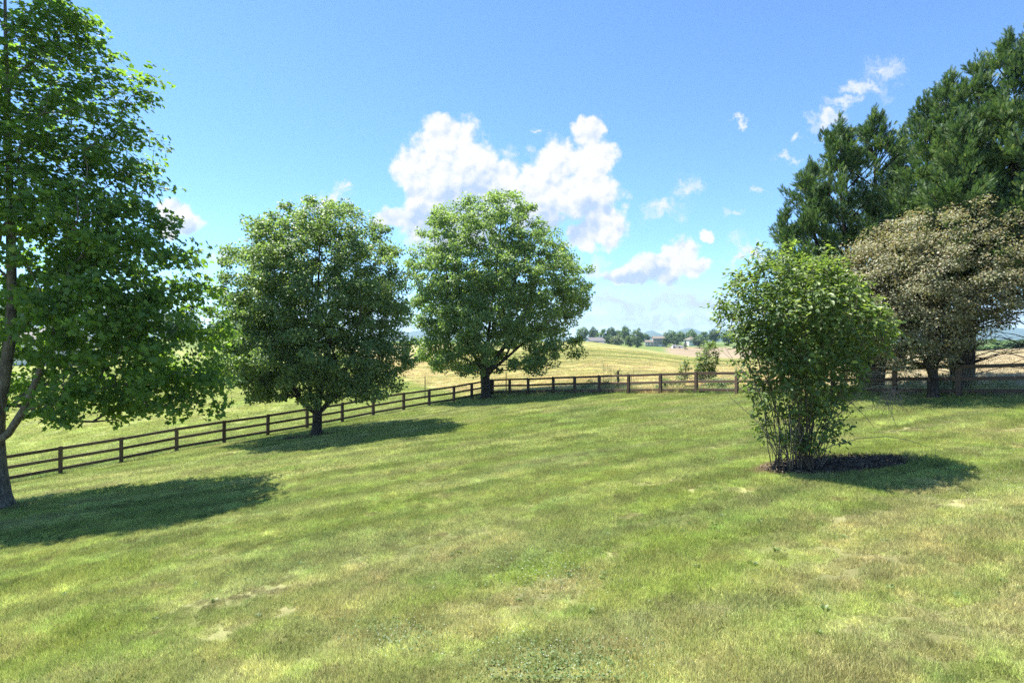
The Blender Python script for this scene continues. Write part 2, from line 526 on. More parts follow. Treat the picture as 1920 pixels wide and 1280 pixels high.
def scatter(name, pts, rots, scls, tiles, label, cat):
    me = bpy.data.meshes.new(name)
    me.vertices.add(len(pts)); me.vertices.foreach_set('co', np.ascontiguousarray(pts, np.float32).ravel())
    for k, v, ty in (('rot', rots, 'FLOAT'), ('scl', scls, 'FLOAT'), ('pick', np.random.default_rng(3).integers(0, len(tiles), len(pts)), 'INT')):
        a = me.attributes.new(k, ty, 'POINT'); a.data.foreach_set('value', np.ascontiguousarray(v, np.float32 if ty == 'FLOAT' else np.int32))
    nrm = np.stack([H(pts[:, 0] - .5, pts[:, 1]) - H(pts[:, 0] + .5, pts[:, 1]), H(pts[:, 0], pts[:, 1] - .5) - H(pts[:, 0], pts[:, 1] + .5), np.ones(len(pts))], -1)
    a = me.attributes.new('gcol', 'FLOAT_COLOR', 'POINT')
    jr = np.random.default_rng(9); jit = jr.normal(1, .14, (len(pts), 1)) * (1 + jr.normal(0, .03, (len(pts), 3)))
    a.data.foreach_set('color', np.concatenate([np.clip(gcol(pts[:, 0], pts[:, 1]) * jit, 0, .9), np.ones((len(pts), 1))], 1).astype(np.float32).ravel())
    a = me.attributes.new('nrm', 'FLOAT_VECTOR', 'POINT'); a.data.foreach_set('vector', np.ascontiguousarray(nrm, np.float32).ravel())
    o = link(name, me, grass_mat)
    ng = bpy.data.node_groups.new(name, 'GeometryNodeTree')
    ng.interface.new_socket('Geometry', in_out='INPUT', socket_type='NodeSocketGeometry')
    ng.interface.new_socket('Geometry', in_out='OUTPUT', socket_type='NodeSocketGeometry')
    N = ng.nodes.new; L = ng.links.new
    gi, go = N('NodeGroupInput'), N('NodeGroupOutput')
    iop = N('GeometryNodeInstanceOnPoints')
    join = N('GeometryNodeJoinGeometry')
    for tl in reversed(tiles):
        oi = N('GeometryNodeObjectInfo'); oi.inputs['Object'].default_value = tl; oi.inputs['As Instance'].default_value = True
        L(oi.outputs['Geometry'], join.inputs[0])
    def na(nm, ty):
        n = N('GeometryNodeInputNamedAttribute'); n.data_type = ty; n.inputs['Name'].default_value = nm; return n.outputs['Attribute']
    al = N('FunctionNodeAlignRotationToVector'); al.axis = 'Z'; L(na('nrm', 'FLOAT_VECTOR'), al.inputs['Vector'])
    rr = N('FunctionNodeRotateRotation'); rr.rotation_space = 'LOCAL'
    cx = N('ShaderNodeCombineXYZ'); L(na('rot', 'FLOAT'), cx.inputs[2])
    e2r = N('FunctionNodeEulerToRotation'); L(cx.outputs[0], e2r.inputs[0])
    L(al.outputs[0], rr.inputs['Rotation']); L(e2r.outputs[0], rr.inputs['Rotate By'])
    L(gi.outputs[0], iop.inputs['Points']); L(join.outputs[0], iop.inputs['Instance'])
    iop.inputs['Pick Instance'].default_value = True
    L(na('pick', 'INT'), iop.inputs['Instance Index']); L(rr.outputs[0], iop.inputs['Rotation'])
    L(na('scl', 'FLOAT'), iop.inputs['Scale'])
    L(iop.outputs[0], go.inputs[0])
    md = o.modifiers.new('scatter', 'NODES'); md.node_group = ng
    tag(o, label, cat, kind='stuff')
    return o


def jgrid(x0, x1, y0, y1, s, seed):
    r = np.random.default_rng(seed)
    xs, ys = np.meshgrid(np.arange(x0, x1, s), np.arange(y0, y1, s))
    p = np.stack([xs.ravel(), ys.ravel()], -1) + r.uniform(-s * .5, s * .5, (xs.size, 2))
    return p, r


TILES_NEAR = [blade_tile('grass_tuft', 950, .44, .025, .10, .0048, s) for s in (1, 2, 3, 4)]
TILES_FAR = [blade_tile('grass_clump', 900, .95, .03, .09, .008, s, .6) for s in (5, 6, 7)]
TILES_FIELD = [blade_tile('stubble_clump', 700, 1.6, .04, .12, .016, s, .7, .25) for s in (8, 9)]
# near lawn
p, r = jgrid(-22, 22, 3.5, 22, .24, 11)
keep = (np.abs(p[:, 0]) < p[:, 1] * .95 + 1.2) & (p[:, 1] < 20)
p = p[keep]
keep = (beyond(p[:, 0], p[:, 1]) < 0.0) & (bareness(p[:, 0], p[:, 1]) * .28 < r.uniform(0, 1.1, len(p))) & (in_bed(p[:, 0], p[:, 1]) > 1.08 + r.normal(0, .06, len(p)))
p = p[keep]
tall = 0.8 + .45 * np.sin(p[:, 0] * 1.3 + 2 * np.sin(p[:, 1] * .8)) * np.sin(p[:, 1] * 1.1 + 1.0) * .5 + r.normal(0, .12, len(p))
tall = tall * (1 - .4 * bareness(p[:, 0], p[:, 1]))
scatter('lawn_grass', np.stack([p[:, 0], p[:, 1], H(p[:, 0], p[:, 1])], -1), r.uniform(0, 6.28, len(p)), np.clip(tall, .4, 1.3) * 1.05, TILES_NEAR,
        'short mown grass of the near lawn, green with straw patches', 'grass')
# far lawn up to the fence
p, r = jgrid(-30, 24, 18, 48, .55, 12)
keep = (np.abs(p[:, 0]) < p[:, 1] * .95 + 1.2) & (p[:, 1] > 19.8) & (beyond(p[:, 0], p[:, 1]) < 0.1) & (patch_field(p[:, 0], p[:, 1], .9) > 1.0)
p = p[keep]
scatter('lawn_grass', np.stack([p[:, 0], p[:, 1], H(p[:, 0], p[:, 1])], -1), r.uniform(0, 6.28, len(p)), r.uniform(.7, 1.15, len(p)), TILES_FAR,
        'short mown grass of the lawn running up to the brown fence', 'grass')
# mown meadow and stubble beyond the fence
p, r = jgrid(-75, 60, 16, 112, 1.0, 13)
keep = (np.abs(p[:, 0]) < p[:, 1] * .95 + 1.5) & (beyond(p[:, 0], p[:, 1]) > -.1)
p = p[keep]
scatter('field_stubble', np.stack([p[:, 0], p[:, 1], H(p[:, 0], p[:, 1])], -1), r.uniform(0, 6.28, len(p)), r.uniform(.6, 1.1, len(p)), TILES_FIELD,
        'cut meadow grass and pale hay stubble beyond the brown fence', 'stubble')
# unmown verge at the foot of the right-hand run of the fence
def along(poly, n, r):
    seg = [np.linalg.norm(poly[i + 1] - poly[i]) for i in range(len(poly) - 1)]
    cum = np.concatenate([[0], np.cumsum(seg)]); t = r.uniform(0, cum[-1], n)
    k = np.clip(np.searchsorted(cum, t, side='right') - 1, 0, len(seg) - 1)
    f = (t - cum[k]) / np.array(seg)[k]
    P = np.array(poly)
    return P[k] * (1 - f[:, None]) + P[k + 1] * f[:, None]
r = np.random.default_rng(15)
p = along(FR, 420, r) + np.abs(r.normal(0, .5, (420, 1))) * np.array([[.74, .67]]) + .12
TILES_TALL = [blade_tile('tall_grass_clump', 160, .6, .15, .5, .007, s, .35, .3) for s in (21, 22)]
scatter('verge_grass', np.stack([p[:, 0], p[:, 1], H(p[:, 0], p[:, 1])], -1), r.uniform(0, 6.28, len(p)), r.uniform(.5, 1.1, len(p)), TILES_TALL,
        'taller unmown grass along the foot of the fence', 'grass')

# white clover heads sprinkled in the lawn
r = np.random.default_rng(31)
cv_, cl_ = [], []
oct_v = np.array([[1, 0, 0], [0, 1, 0], [-1, 0, 0], [0, -1, 0], [0, 0, 1], [0, 0, -1]]) * .0085
oct_f = np.array([[0, 1, 4], [1, 2, 4], [2, 3, 4], [3, 0, 4], [1, 0, 5], [2, 1, 5], [3, 2, 5], [0, 3, 5]])
cpos = []
for (px, py, n, sp) in [(1030, 1070, 34, 60), (1080, 1060, 20, 90), (1040, 1235, 22, 70), (740, 1185, 16, 50), (1780, 880, 60, 90), (1860, 900, 40, 60),
                        (1180, 1240, 10, 40), (560, 900, 30, 120), (300, 1000, 20, 150), (900, 820, 40, 200), (640, 830, 20, 80)]:
    for k in range(n):
        a = hit(px + r.normal(0, sp), np.clip(py + r.normal(0, sp * .4), 790, 1275)); cpos.append(a + [0, 0, .055 + r.uniform(0, .02)])
cpos = np.array(cpos)
v = (cpos[:, None, :] + oct_v[None]).reshape(-1, 3)
f = (np.arange(len(cpos))[:, None, None] * 6 + oct_f[None]).reshape(-1)
clover_mat, nt, out = new_mat('clover'); b = nt.nodes.new('ShaderNodeBsdfPrincipled'); b.inputs['Base Color'].default_value = (.50, .47, .38, 1); b.inputs['Roughness'].default_value = .8
nt.links.new(b.outputs[0], out.inputs[0])
o = link('clover_flowers', mesh_np('clover_flowers', v, f, np.arange(len(f) // 3) * 3, np.full(len(f) // 3, 3)), clover_mat)
tag(o, 'tiny white clover heads sprinkled through the lawn', 'flowers', kind='stuff')


# ------------------------------------------------------------------ plant materials
def leaf_mat(name, dark, light, young, trans=.35, rough=.42, spec=.5, tcol=(1.25, 1.35, .6)):
    m, nt, out = new_mat(name)
    t, yg = attr(nt, 'tint'), attr(nt, 'young')
    c = mix(nt, t, dark, light)
    c = mix(nt, yg, c, young)
    pb = nt.nodes.new('ShaderNodeBsdfPrincipled'); pb.inputs['Roughness'].default_value = rough
    pb.inputs['Specular IOR Level'].default_value = spec
    tr = nt.nodes.new('ShaderNodeBsdfTranslucent')
    nt.links.new(c.s, pb.inputs['Base Color'])
    nt.links.new(mix(nt, 1.0, c, tcol, 'MULTIPLY').s, tr.inputs['Color'])
    mx = nt.nodes.new('ShaderNodeMixShader'); mx.inputs[0].default_value = trans
    nt.links.new(pb.outputs[0], mx.inputs[1]); nt.links.new(tr.outputs[0], mx.inputs[2])
    nt.links.new(mx.outputs[0], out.inputs[0])
    return m


def bark_mat(name, c0, c1, sx=9, sz=1.6, bump=.6):
    m, nt, out = new_mat(name)
    tc = nt.nodes.new('ShaderNodeTexCoord')
    X, Y, Z = sep(nt, E(nt, tc.outputs['Object']))
    P = combine(nt, X * sx, Y * sx, Z * sz)
    n = noise(nt, P, 2.2, 5, .65, .4); n2 = noise(nt, E(nt, tc.outputs['Object']), 2.0, 3)
    c = mix(nt, (n * .75 + n2 * .25).step(.33, .66), c0, c1)
    b = nt.nodes.new('ShaderNodeBsdfPrincipled'); b.inputs['Roughness'].default_value = .9; b.inputs['Specular IOR Level'].default_value = .2
    nt.links.new(c.s, b.inputs['Base Color'])
    bp = nt.nodes.new('ShaderNodeBump'); bp.inputs['Strength'].default_value = bump; bp.inputs['Distance'].default_value = .05
    nt.links.new(n.s, bp.inputs['Height']); nt.links.new(bp.outputs[0], b.inputs['Normal'])
    nt.links.new(b.outputs[0], out.inputs[0])
    return m


# ------------------------------------------------------------------ branching skeleton
def bez(p0, p1, p2, n):
    t = np.linspace(0, 1, n + 1)[1:, None]
    return (1 - t) ** 2 * p0 + 2 * t * (1 - t) * p1 + t * t * p2


def grow(trunks, attract, r, rtip, rbase, lam=.30, step=.6, start_h=1.5, down=1.2, up=.15):
    """trunks: polylines (first starts at the ground). Returns node positions, parents, radii, weights, chains, tips."""
    P, par, pl, chains = [], [], [], []
    def push(p, pa):
        P.append(np.array(p, float)); par.append(pa)
        pl.append(0 if pa < 0 else pl[pa] + np.linalg.norm(P[pa] - P[-1])); return len(P) - 1
    tips = []
    for tk in trunks:
        tk = np.array(tk, float)
        if P:
            d = np.linalg.norm(np.array(P) - tk[0], axis=1); k = int(np.argmin(d)); root = k if d[k] < .6 else -1
        else: root = -1
        ch = [root] if root >= 0 else []
        last = root
        for a in (tk if root < 0 else tk[1:]):
            last = push(a, last); ch.append(last)
        chains.append(ch); tips.append(last)
    base = np.array(trunks[0][0])
    attract = attract[np.argsort(np.linalg.norm(attract - (base + [0, 0, start_h]), axis=1))]
    for a in attract:
        Q = np.array(P); d = np.linalg.norm(Q - a, axis=1)
        cost = d + lam * np.array(pl) + down * np.maximum(0, Q[:, 2] - a[2]) + np.where(Q[:, 2] < base[2] + start_h, 50, 0)
        k = int(np.argmin(cost)); d = d[k]
        pa = par[k] if par[k] >= 0 else k
        tg = Q[k] - Q[pa]; tg = tg / (np.linalg.norm(tg) + 1e-6)
        ctrl = Q[k] + tg * d * .28 + np.array([0, 0, up * d]) + (a - Q[k]) * .22
        n = max(2, int(round(d / step)))
        ch = [k]; last = k
        for q in bez(Q[k], ctrl, a, n):
            last = push(q + r.normal(0, .02 * d / n + .01, 3), last); ch.append(last)
        chains.append(ch); tips.append(last)
    n = len(P); wgt = np.zeros(n); wgt[tips] += 1
    for i in range(n - 1, -1, -1):
        if par[i] >= 0: wgt[par[i]] += wgt[i]
    ex = math.log(rbase / rtip) / math.log(max(wgt.max(), 2))
    rad = rtip * np.maximum(wgt, 1) ** ex
    return np.array(P), np.array(par), rad, wgt, chains, tips


def tubes(P, rad, chains, kmin=4, kmax=10, flare=None, skip=0.0, smooth=True):
    V_, L_, S_, T_ = [], [], [], []; vo = 0; lo = 0
    for ch in chains:
        if len(ch) < 2: continue
        pts = P[ch]; rr = rad[ch].copy()
        if len(ch) > 2: rr[0] = min(rr[0], rr[1] * 1.25)
        if rr.max() < skip: continue
        k = kmax if rr.max() > .08 else (6 if rr.max() > .03 else kmin)
        n = len(pts)
        d = np.gradient(pts, axis=0); d /= np.linalg.norm(d, axis=1)[:, None] + 1e-9
        a = np.cross(d, [0.31, 0.87, 0.38]); a /= np.linalg.norm(a, axis=1)[:, None] + 1e-9
        b = np.cross(d, a)
        if flare is not None and ch is chains[0]:
            zz = pts[:, 2] - pts[0, 2]; rr = rr * (1 + flare * np.exp(-zz / .28))
        th = 2 * math.pi * np.arange(k) / k
        wob = 1 + (.10 * np.sin(th * 3 + 1.0) + .06 * np.sin(th * 5)) * (1 if k == kmax else 0)
        v = pts[:, None, :] + (a[:, None, :] * np.cos(th)[None, :, None] + b[:, None, :] * np.sin(th)[None, :, None]) * (rr[:, None] * wob[None, :])[..., None]
        V_.append(v.reshape(-1, 3))
        i = np.arange(n - 1)[:, None] * k; j = np.arange(k)[None, :]; j2 = (j + 1) % k
        q = np.stack([i + j, i + j2, i + k + j2, i + k + j], -1).reshape(-1, 4) + vo
        L_.append(q.ravel()); S_.append(lo + np.arange(len(q)) * 4); T_.append(np.full(len(q), 4))
        lo += q.size; vo += n * k
    return mesh_np('limbs', np.concatenate(V_), np.concatenate(L_), np.concatenate(S_), np.concatenate(T_), smooth=smooth)


# leaf outlines: (along, across, lift)
LOBED = np.array([[0, 0, 0], [.05, .22, .03], [-.02, .48, .0], [.30, .38, .05], [.52, .58, .0], [.62, .24, .04], [1.0, .0, -.08],
                  [.62, -.24, .04], [.52, -.58, .0], [.30, -.38, .05], [-.02, -.48, .0], [.05, -.22, .03]])
LOBED_F = [[0, 1, 2, 3], [0, 3, 4, 5], [0, 5, 6, 7], [0, 7, 8, 9], [0, 9, 10, 11]]
OVATE = np.array([[0, 0, 0], [.28, .24, .06], [.62, .22, .04], [1, 0, -.10], [.62, -.22, .04], [.28, -.24, .06]])
OVATE_F = [[0, 1, 2, 3], [0, 3, 4, 5]]
KITE = np.array([[0, 0, 0], [.42, .33, .08], [1, 0, -.12], [.42, -.33, .08]])
KITE_F = [[0, 1, 2], [0, 2, 3]]
BROAD = np.array([[0, 0, 0], [.38, .46, .07], [1, 0, -.12], [.38, -.46, .07]])
STAR = np.array([[0, 0, 0], [.12, .54, .0], [.50, .27, .05], [1, 0, -.1], [.50, -.27, .05], [.12, -.54, 0]])
STAR_F = [[0, 1, 2], [0, 2, 3], [0, 3, 4], [0, 4, 5]]


def spray_template():
    v, f = [], []
    def tri(p, d, ln, wd, z):
        d = np.array(d) / np.linalg.norm(d); s = np.array([-d[1], d[0]])
        i = len(v)
        for q, zz in ((p - s * wd, 0), (p + s * wd, 0), (p + d * ln, z)): v.append([q[0], q[1], zz])
        f.append([i, i + 1, i + 2])
    tri(np.array([0, 0.]), (1, 0), 1.0, .055, .0)
    for t in (.10, .34, .56, .76):
        for s in (-1, 1):
            tri(np.array([t, 0.]), (1, .75 * s), .50 * (1.05 - t * .75), .062, .05 * s)
    return np.array(v), f
SPRAY, SPRAY_F = spray_template()


def leaves(pos, axis, normal, size, tint, young, tmpl, faces):
    n = len(pos); k = len(tmpl)
    axis = axis / (np.linalg.norm(axis, axis=1)[:, None] + 1e-9)
    s = np.cross(normal, axis); s /= np.linalg.norm(s, axis=1)[:, None] + 1e-9
    nn = np.cross(axis, s)
    t = tmpl[None] * size[:, None, None]
    v = pos[:, None, :] + t[..., 0:1] * axis[:, None] + t[..., 1:2] * s[:, None] + t[..., 2:3] * nn[:, None]
    fl = np.concatenate([np.array(f) for f in faces]); ft = np.array([len(f) for f in faces])
    loops = (np.arange(n)[:, None] * k + fl[None]).ravel()
    tot = np.tile(ft, n); st = np.concatenate([[0], np.cumsum(tot)[:-1]])
    nf = len(faces)
    return mesh_np('leaves', v.reshape(-1, 3), loops, st, tot, {'tint': np.repeat(tint, nf), 'young': np.repeat(young, nf)})


def envelope(prof, r, n, depth=.8, power=.42, lumpy=.10):
    """points inside a crown given as (height, left radius, right radius), denser towards the outside"""
    prof = np.array(prof); hh = prof[:, 0]; o = np.argsort(hh); hh = hh[o]; rl, rr_ = prof[o, 1], prof[o, 2]
    zs = np.linspace(hh[0], hh[-1], 200); wts = ((np.interp(zs, hh, rl) + np.interp(zs, hh, rr_)) / 2 + .25) ** 1.5
    z = r.choice(zs, n, p=wts / wts.sum()) + r.uniform(-.04, .04, n)
    th = r.uniform(0, 2 * math.pi, n)
    L, R = np.interp(z, hh, rl), np.interp(z, hh, rr_)
    cx, hw = (R - L) / 2, (R + L) / 2
    zn = (z - hh[0]) / (hh[-1] - hh[0])
    lump = np.ones(n)
    for k in range(26):                                   # uneven outline: boughs that reach out or fall short
        a0, z0, am = r.uniform(0, 2 * math.pi), r.uniform(0, 1), r.normal(0, lumpy)
        lump = lump + am * np.exp(-((np.angle(np.exp(1j * (th - a0)))) / .42) ** 2 - ((zn - z0) / .09) ** 2)
    lump = np.clip(lump, .72, 1.13) + r.normal(0, .03, n)
    q = r.uniform(0.02, 1, n) ** power * lump
    return np.stack([cx + hw * np.cos(th) * q, hw * depth * np.sin(th) * q, z], -1), q


def thin(pts, dmin):
    keep = []
    for i, p in enumerate(pts):
        if not keep or np.min(np.linalg.norm(pts[keep] - p, axis=1)) > dmin: keep.append(i)
    return np.array(keep)


def foliage(centres, crown_mid, r, per, rc, size, tmpl, faces, flat=.6, up=.9, out=.6, rnd=.55, droop=.25, young_top=None, young_p=.1, zr=None, clump=.25):
    n = len(centres) * per
    c = np.repeat(centres, per, axis=0)
    rad = np.repeat(rc * r.uniform(.6, 1.35, len(centres)), per)
    d = r.normal(0, 1, (n, 3)); d /= np.linalg.norm(d, axis=1)[:, None]
    d *= (r.uniform(0, 1, n) ** .5)[:, None]
    off = d * rad[:, None] * np.array([1, 1, flat])
    pos = c + off
    od = pos - crown_mid; od /= np.linalg.norm(od, axis=1)[:, None] + 1e-6
    ld = off / (np.linalg.norm(off, axis=1)[:, None] + 1e-6)
    nm = np.array([0, 0, up]) + od * out + r.normal(0, rnd, (n, 3))
    ax = ld * .9 + od * .3 + r.normal(0, .5, (n, 3)) - np.array([0, 0, droop])
    ax = ax - nm * (np.sum(ax * nm, 1) / (np.sum(nm * nm, 1) + 1e-6))[:, None]
    ctint = np.repeat(r.uniform(-clump, clump, len(centres)), per)
    tint = np.clip(r.uniform(.15, .85, n) + ctint, 0, 1)
    yg = np.zeros(n)
    if zr is not None:
        top = np.clip((off[:, 2] / (rad * flat) + .2) * .8, 0, 1) * np.clip((pos[:, 2] - zr[0]) / (zr[1] - zr[0]) * .8 + .2, 0, 1)
        yg = np.where(r.uniform(0, 1, n) < young_p * (.3 + 1.6 * top), r.uniform(.4, 1, n), 0)
    sz = size * r.uniform(.5, 1.38, n)
    return leaves(pos, ax, nm, sz, tint, yg, tmpl, faces)


def crown_points(P, wgt, tips, r, extra):
    fine = np.where(wgt <= 1.01)[0]
    pick = r.choice(fine, min(extra, len(fine)), replace=False) if extra else np.array([], int)
    return np.concatenate([P[tips], P[pick] + r.normal(0, .15, (len(pick), 3))])


# ------------------------------------------------------------------ the broadleaf trees
def broadleaf(name, base, trunks, prof, cfg, lm, bm, label, cat='tree'):
    r = np.random.default_rng(cfg['seed'])
    root = empty(name, base)
    at, q = envelope(prof, r, cfg['n'] * 3, cfg.get('depth', .8), cfg.get('power', .42))
    at = at[thin(at, cfg.get('dmin', .55))][:cfg['n']]
    for k in range(cfg.get('holes', 0)):                  # gaps between the boughs
        c0 = at[r.integers(len(at))]; at = at[np.linalg.norm(at - c0, axis=1) > cfg.get('hole_r', .85)]
    if 'filter' in cfg: at = at[cfg['filter'](at)]
    P, par, rad, wgt, chains, tips = grow(trunks, at, r, cfg.get('rtip', .008), cfg['rbase'], cfg.get('lam', .3), cfg.get('step', .6), cfg.get('start', 1.5), cfg.get('down', 1.2))
    tm = tubes(P, rad, chains, flare=cfg.get('flare', .45), skip=0.0)
    link('trunk', tm, bm, root)
    cp = crown_points(P, wgt, tips[len(trunks):] if cfg.get('notrunk') else tips, r, cfg.get('extra', 300))
    mid = np.array([0, 0, cfg['mid']])
    hs = [a[0] for a in prof]
    lv = foliage(cp, mid, r, cfg['per'], cfg['rc'], cfg['size'], cfg['tmpl'], cfg['faces'], flat=cfg.get('flat', .62), up=cfg.get('up', .9), out=cfg.get('out', .6),
                 rnd=cfg.get('rnd', .55), droop=cfg.get('droop', .25), young_p=cfg.get('young', .1), zr=(min(hs), max(hs)), clump=cfg.get('clump', .25))
    link('crown', lv, lm, root)
    tag(root, label, cat)
    return root


bark_grey = bark_mat('bark_grey', (.075, .062, .05), (.24, .21, .175), 7, 1.6)
bark_dark = bark_mat('bark_dark', (.025, .02, .017), (.095, .08, .066), 9, 1.5)
leaf_poplar = leaf_mat('leaf_poplar', (.085, .170, .034), (.195, .310, .062), (.38, .46, .07), .55, .45, .45)
leaf_maple = leaf_mat('leaf_maple', (.115, .185, .068), (.235, .320, .130), (.36, .44, .15), .46, .45, .5)
leaf_maple2 = leaf_mat('leaf_maple_light', (.110, .190, .062), (.250, .345, .130), (.40, .48, .15), .48, .45, .5)

# big tree at the left edge
b1 = hit(6, 952)
s1 = b1[1] / F
def T1(px, py, dy=0.0):
    y = b1[1] + dy
    return [U(px) * y - b1[0], dy, CZ + V(py) * y - b1[2]]
tr_main = [T1(6, 960), T1(2, 930), T1(-6, 880), T1(-10, 830), T1(-4, 770), T1(6, 720), T1(17, 640), T1(22, 560), T1(20, 470), T1(18, 380), T1(16, 280), T1(14, 180), T1(10, 60), T1(8, -80), T1(8, -180)]
tr_limb = [T1(-8, 850), T1(14, 815, -.3), T1(45, 768, -.5), T1(71, 705, -.7), T1(86, 660, -.9), T1(101, 619, -1.0), T1(118, 560, -1.1), T1(130, 500, -1.2)]
tr_limb2 = [T1(17, 640), T1(60, 590, .6), T1(120, 540, 1.0), T1(190, 480, 1.2)]
tr_limb3 = [T1(45, 768, -.5), T1(80, 757, -.5), T1(140, 740, -.4), T1(220, 722, .0), T1(300, 712, .2)]
tr_limb4 = [T1(86, 660, -.9), T1(150, 630, -.6), T1(220, 590, -.2), T1(280, 560, .2)]
tr_limb5 = [T1(-10, 830), T1(-60, 760, .4), T1(-110, 680, .8), T1(-150, 600, 1.0)]
prof1 = [(21.2, .6, .8), (19.2, 1.4, 1.7), (17.2, 2.3, 2.5), (15.8, 3.0, 3.4), (14.4, 3.6, 4.4), (12.6, 4.4, 5.2), (11.5, 4.7, 5.2), (10.2, 5., 5.5), (9.0, 5.2, 6.5),
         (7.5, 5.4, 7.1), (6, 5.4, 7.5), (4.6, 5.2, 7.6), (3.5, 4.2, 7.1), (2.9, 3, 5.4)]
broadleaf('tulip_tree', b1, [tr_main, tr_limb, tr_limb2, tr_limb3, tr_limb4, tr_limb5], prof1,
          dict(seed=101, holes=34, hole_r=.8, n=940, dmin=.55, depth=.46, rbase=.26, mid=9.5, filter=lambda a: ~((a[:, 0] > -1.3) & (a[:, 0] < 1.9) & (a[:, 1] < .3) & (a[:, 2] < 8.6)) & ~((a[:, 0] > -.5) & (a[:, 0] < 2.9) & (a[:, 1] < -.6) & (a[:, 2] < 5.6)), per=52, rc=.60, size=.165, tmpl=LOBED, faces=LOBED_F, extra=330, start=3.0, rtip=.007,
               flat=.6, young=.11, up=.8, droop=.35, down=.9, clump=.3, notrunk=False), leaf_poplar, bark_grey,
          'tall broadleaf tree with big lobed leaves, cut off by the left edge of the picture')

# middle maple with the forked trunk
b2 = hit(593, 815)
def T2(px, py, dy=0.0):
    y = b2[1] + dy
    return [U(px) * y - b2[0], dy, CZ + V(py) * y - b2[2]]
tk = [T2(594, 820), T2(594, 805), T2(595, 790), T2(595, 775), T2(594, 755), T2(595, 725), T2(597, 680), T2(598, 620), T2(596, 560), T2(598, 500), T2(600, 440)]
l1 = [T2(594, 778), T2(578, 764, -.2), T2(568, 752, -.3), T2(556, 735, -.4), T2(535, 700, -.5), T2(510, 650, -.6), T2(490, 590, -.6)]
l2 = [T2(595, 775), T2(607, 765, .1), T2(622, 748, .2), T2(640, 715, .4), T2(662, 660, .6), T2(685, 590, .6)]
l3 = [T2(622, 748, .2), T2(636, 741, -.1), T2(652, 728, -.3), T2(680, 705, -.5), T2(715, 680, -.6)]
l4 = [T2(594, 755), T2(583, 740, .4), T2(575, 700, .9), T2(560, 620, 1.4), T2(550, 540, 1.5)]
l5 = [T2(595, 775), T2(600, 745, -.4), T2(610, 700, -.9), T2(622, 620, -1.4), T2(630, 540, -1.5)]
prof2 = [(12.75, .8, 1.2), (12.2, 2.8, 2.4), (11.6, 3.6, 3.5), (10.8, 4.2, 4.1), (9.3, 4.9, 4.9), (7.5, 5.5, 5.15), (5.75, 5.75, 5.2), (4.0, 5.5, 5.15), (2.9, 4.7, 4.7), (2.05, 3.5, 3.9)]
broadleaf('maple_tree', b2, [tk, l1, l2, l3, l4, l5], prof2,
          dict(seed=202, holes=12, hole_r=.8, n=1000, dmin=.40, depth=.78, rbase=.25, mid=6.0, per=108, rc=.49, size=.128, tmpl=BROAD, faces=KITE_F, up=.6, rnd=.75, extra=380, start=2.0, young=.06, flat=.7, clump=.22, flare=.6),
          leaf_maple, bark_dark, 'round dark green tree with low forked trunk in front of the left fence run')

# far maple at the corner of the fence
b3 = hit(911, 746)
def T3(px, py, dy=0.0):
    y = b3[1] + dy
    return [U(px) * y - b3[0], dy, CZ + V(py) * y - b3[2]]
tk = [T3(911, 752), T3(911, 742), T3(911, 728), T3(910, 712), T3(909, 698), T3(911, 675), T3(915, 640), T3(920, 590), T3(928, 530), T3(935, 460), T3(942, 400)]
l1 = [T3(909, 698), T3(901, 686, -.3), T3(890, 668, -.5), T3(870, 630, -.8), T3(848, 570, -1.0), T3(835, 500, -1.)]
l2 = [T3(909, 698), T3(921, 685, .2), T3(935, 664, .4), T3(960, 625, .8), T3(990, 570, 1.1), T3(1010, 510, 1.2)]
l3 = [T3(910, 706), T3(922, 694, -.6), T3(945, 675, -1.4), T3(985, 640, -2.), T3(1035, 600, -2.4)]
l4 = [T3(911, 675), T3(895, 640, 1.0), T3(885, 580, 1.8), T3(880, 510, 2.0)]
prof3 = [(15.8, -.9, 2.3), (15.2, 1.4, 3.4), (14.6, 3.4, 4.2), (13.7, 5.0, 4.7), (12, 5.7, 6.2), (11.2, 5.9, 7.3), (10.3, 6.05, 7.8), (8.2, 6.1, 8.5), (6.1, 5.9, 7.6), (4.4, 5.8, 7.2), (3.1, 5.4, 6.4), (2.1, 4.6, 5.0)]
broadleaf('maple_tree', b3, [tk, l1, l2, l3, l4], prof3,
          dict(seed=303, holes=22, hole_r=1.0, n=1000, dmin=.52, depth=.80, rbase=.37, mid=7.0, per=98, rc=.58, size=.158, tmpl=BROAD, faces=KITE_F, up=.6, rnd=.75, extra=340, start=2.3, young=.08, flat=.66, clump=.25, flare=.5, step=.8),
          leaf_maple2, bark_dark, 'spreading lighter green tree with single trunk at the fence corner')

# bronze-leaved tree on the right
b4 = hit(1750, 746)
def T4(px, py, dy=0.0):
    y = b4[1] + dy
    return [U(px) * y - b4[0], dy, CZ + V(py) * y - b4[2]]
tk = [T4(1750, 752), T4(1750, 735), T4(1749, 710), T4(1750, 690), T4(1752, 665), T4(1757, 620), T4(1765, 560), T4(1772, 500), T4(1780, 440)]
l1 = [T4(1749, 700), T4(1738, 680, -.2), T4(1722, 655, -.4), T4(1695, 610, -.6), T4(1665, 550, -.8), T4(1640, 490, -.9)]
l2 = [T4(1752, 665), T4(1770, 630, -.4), T4(1800, 580, -.8), T4(1840, 520, -1.), T4(1870, 470, -1.)]
prof4 = [(7.7, -.5, 1.8), (7.3, .9, 3.2), (6.8, 2.0, 4.1), (6.1, 3.0, 4.8), (5.2, 3.6, 5.1), (4.3, 3.8, 4.9), (3.5, 3.6, 3.8), (2.7, 3.2, 2.2), (2.0, 2.7, 1.4), (1.3, 1.9, .8)]
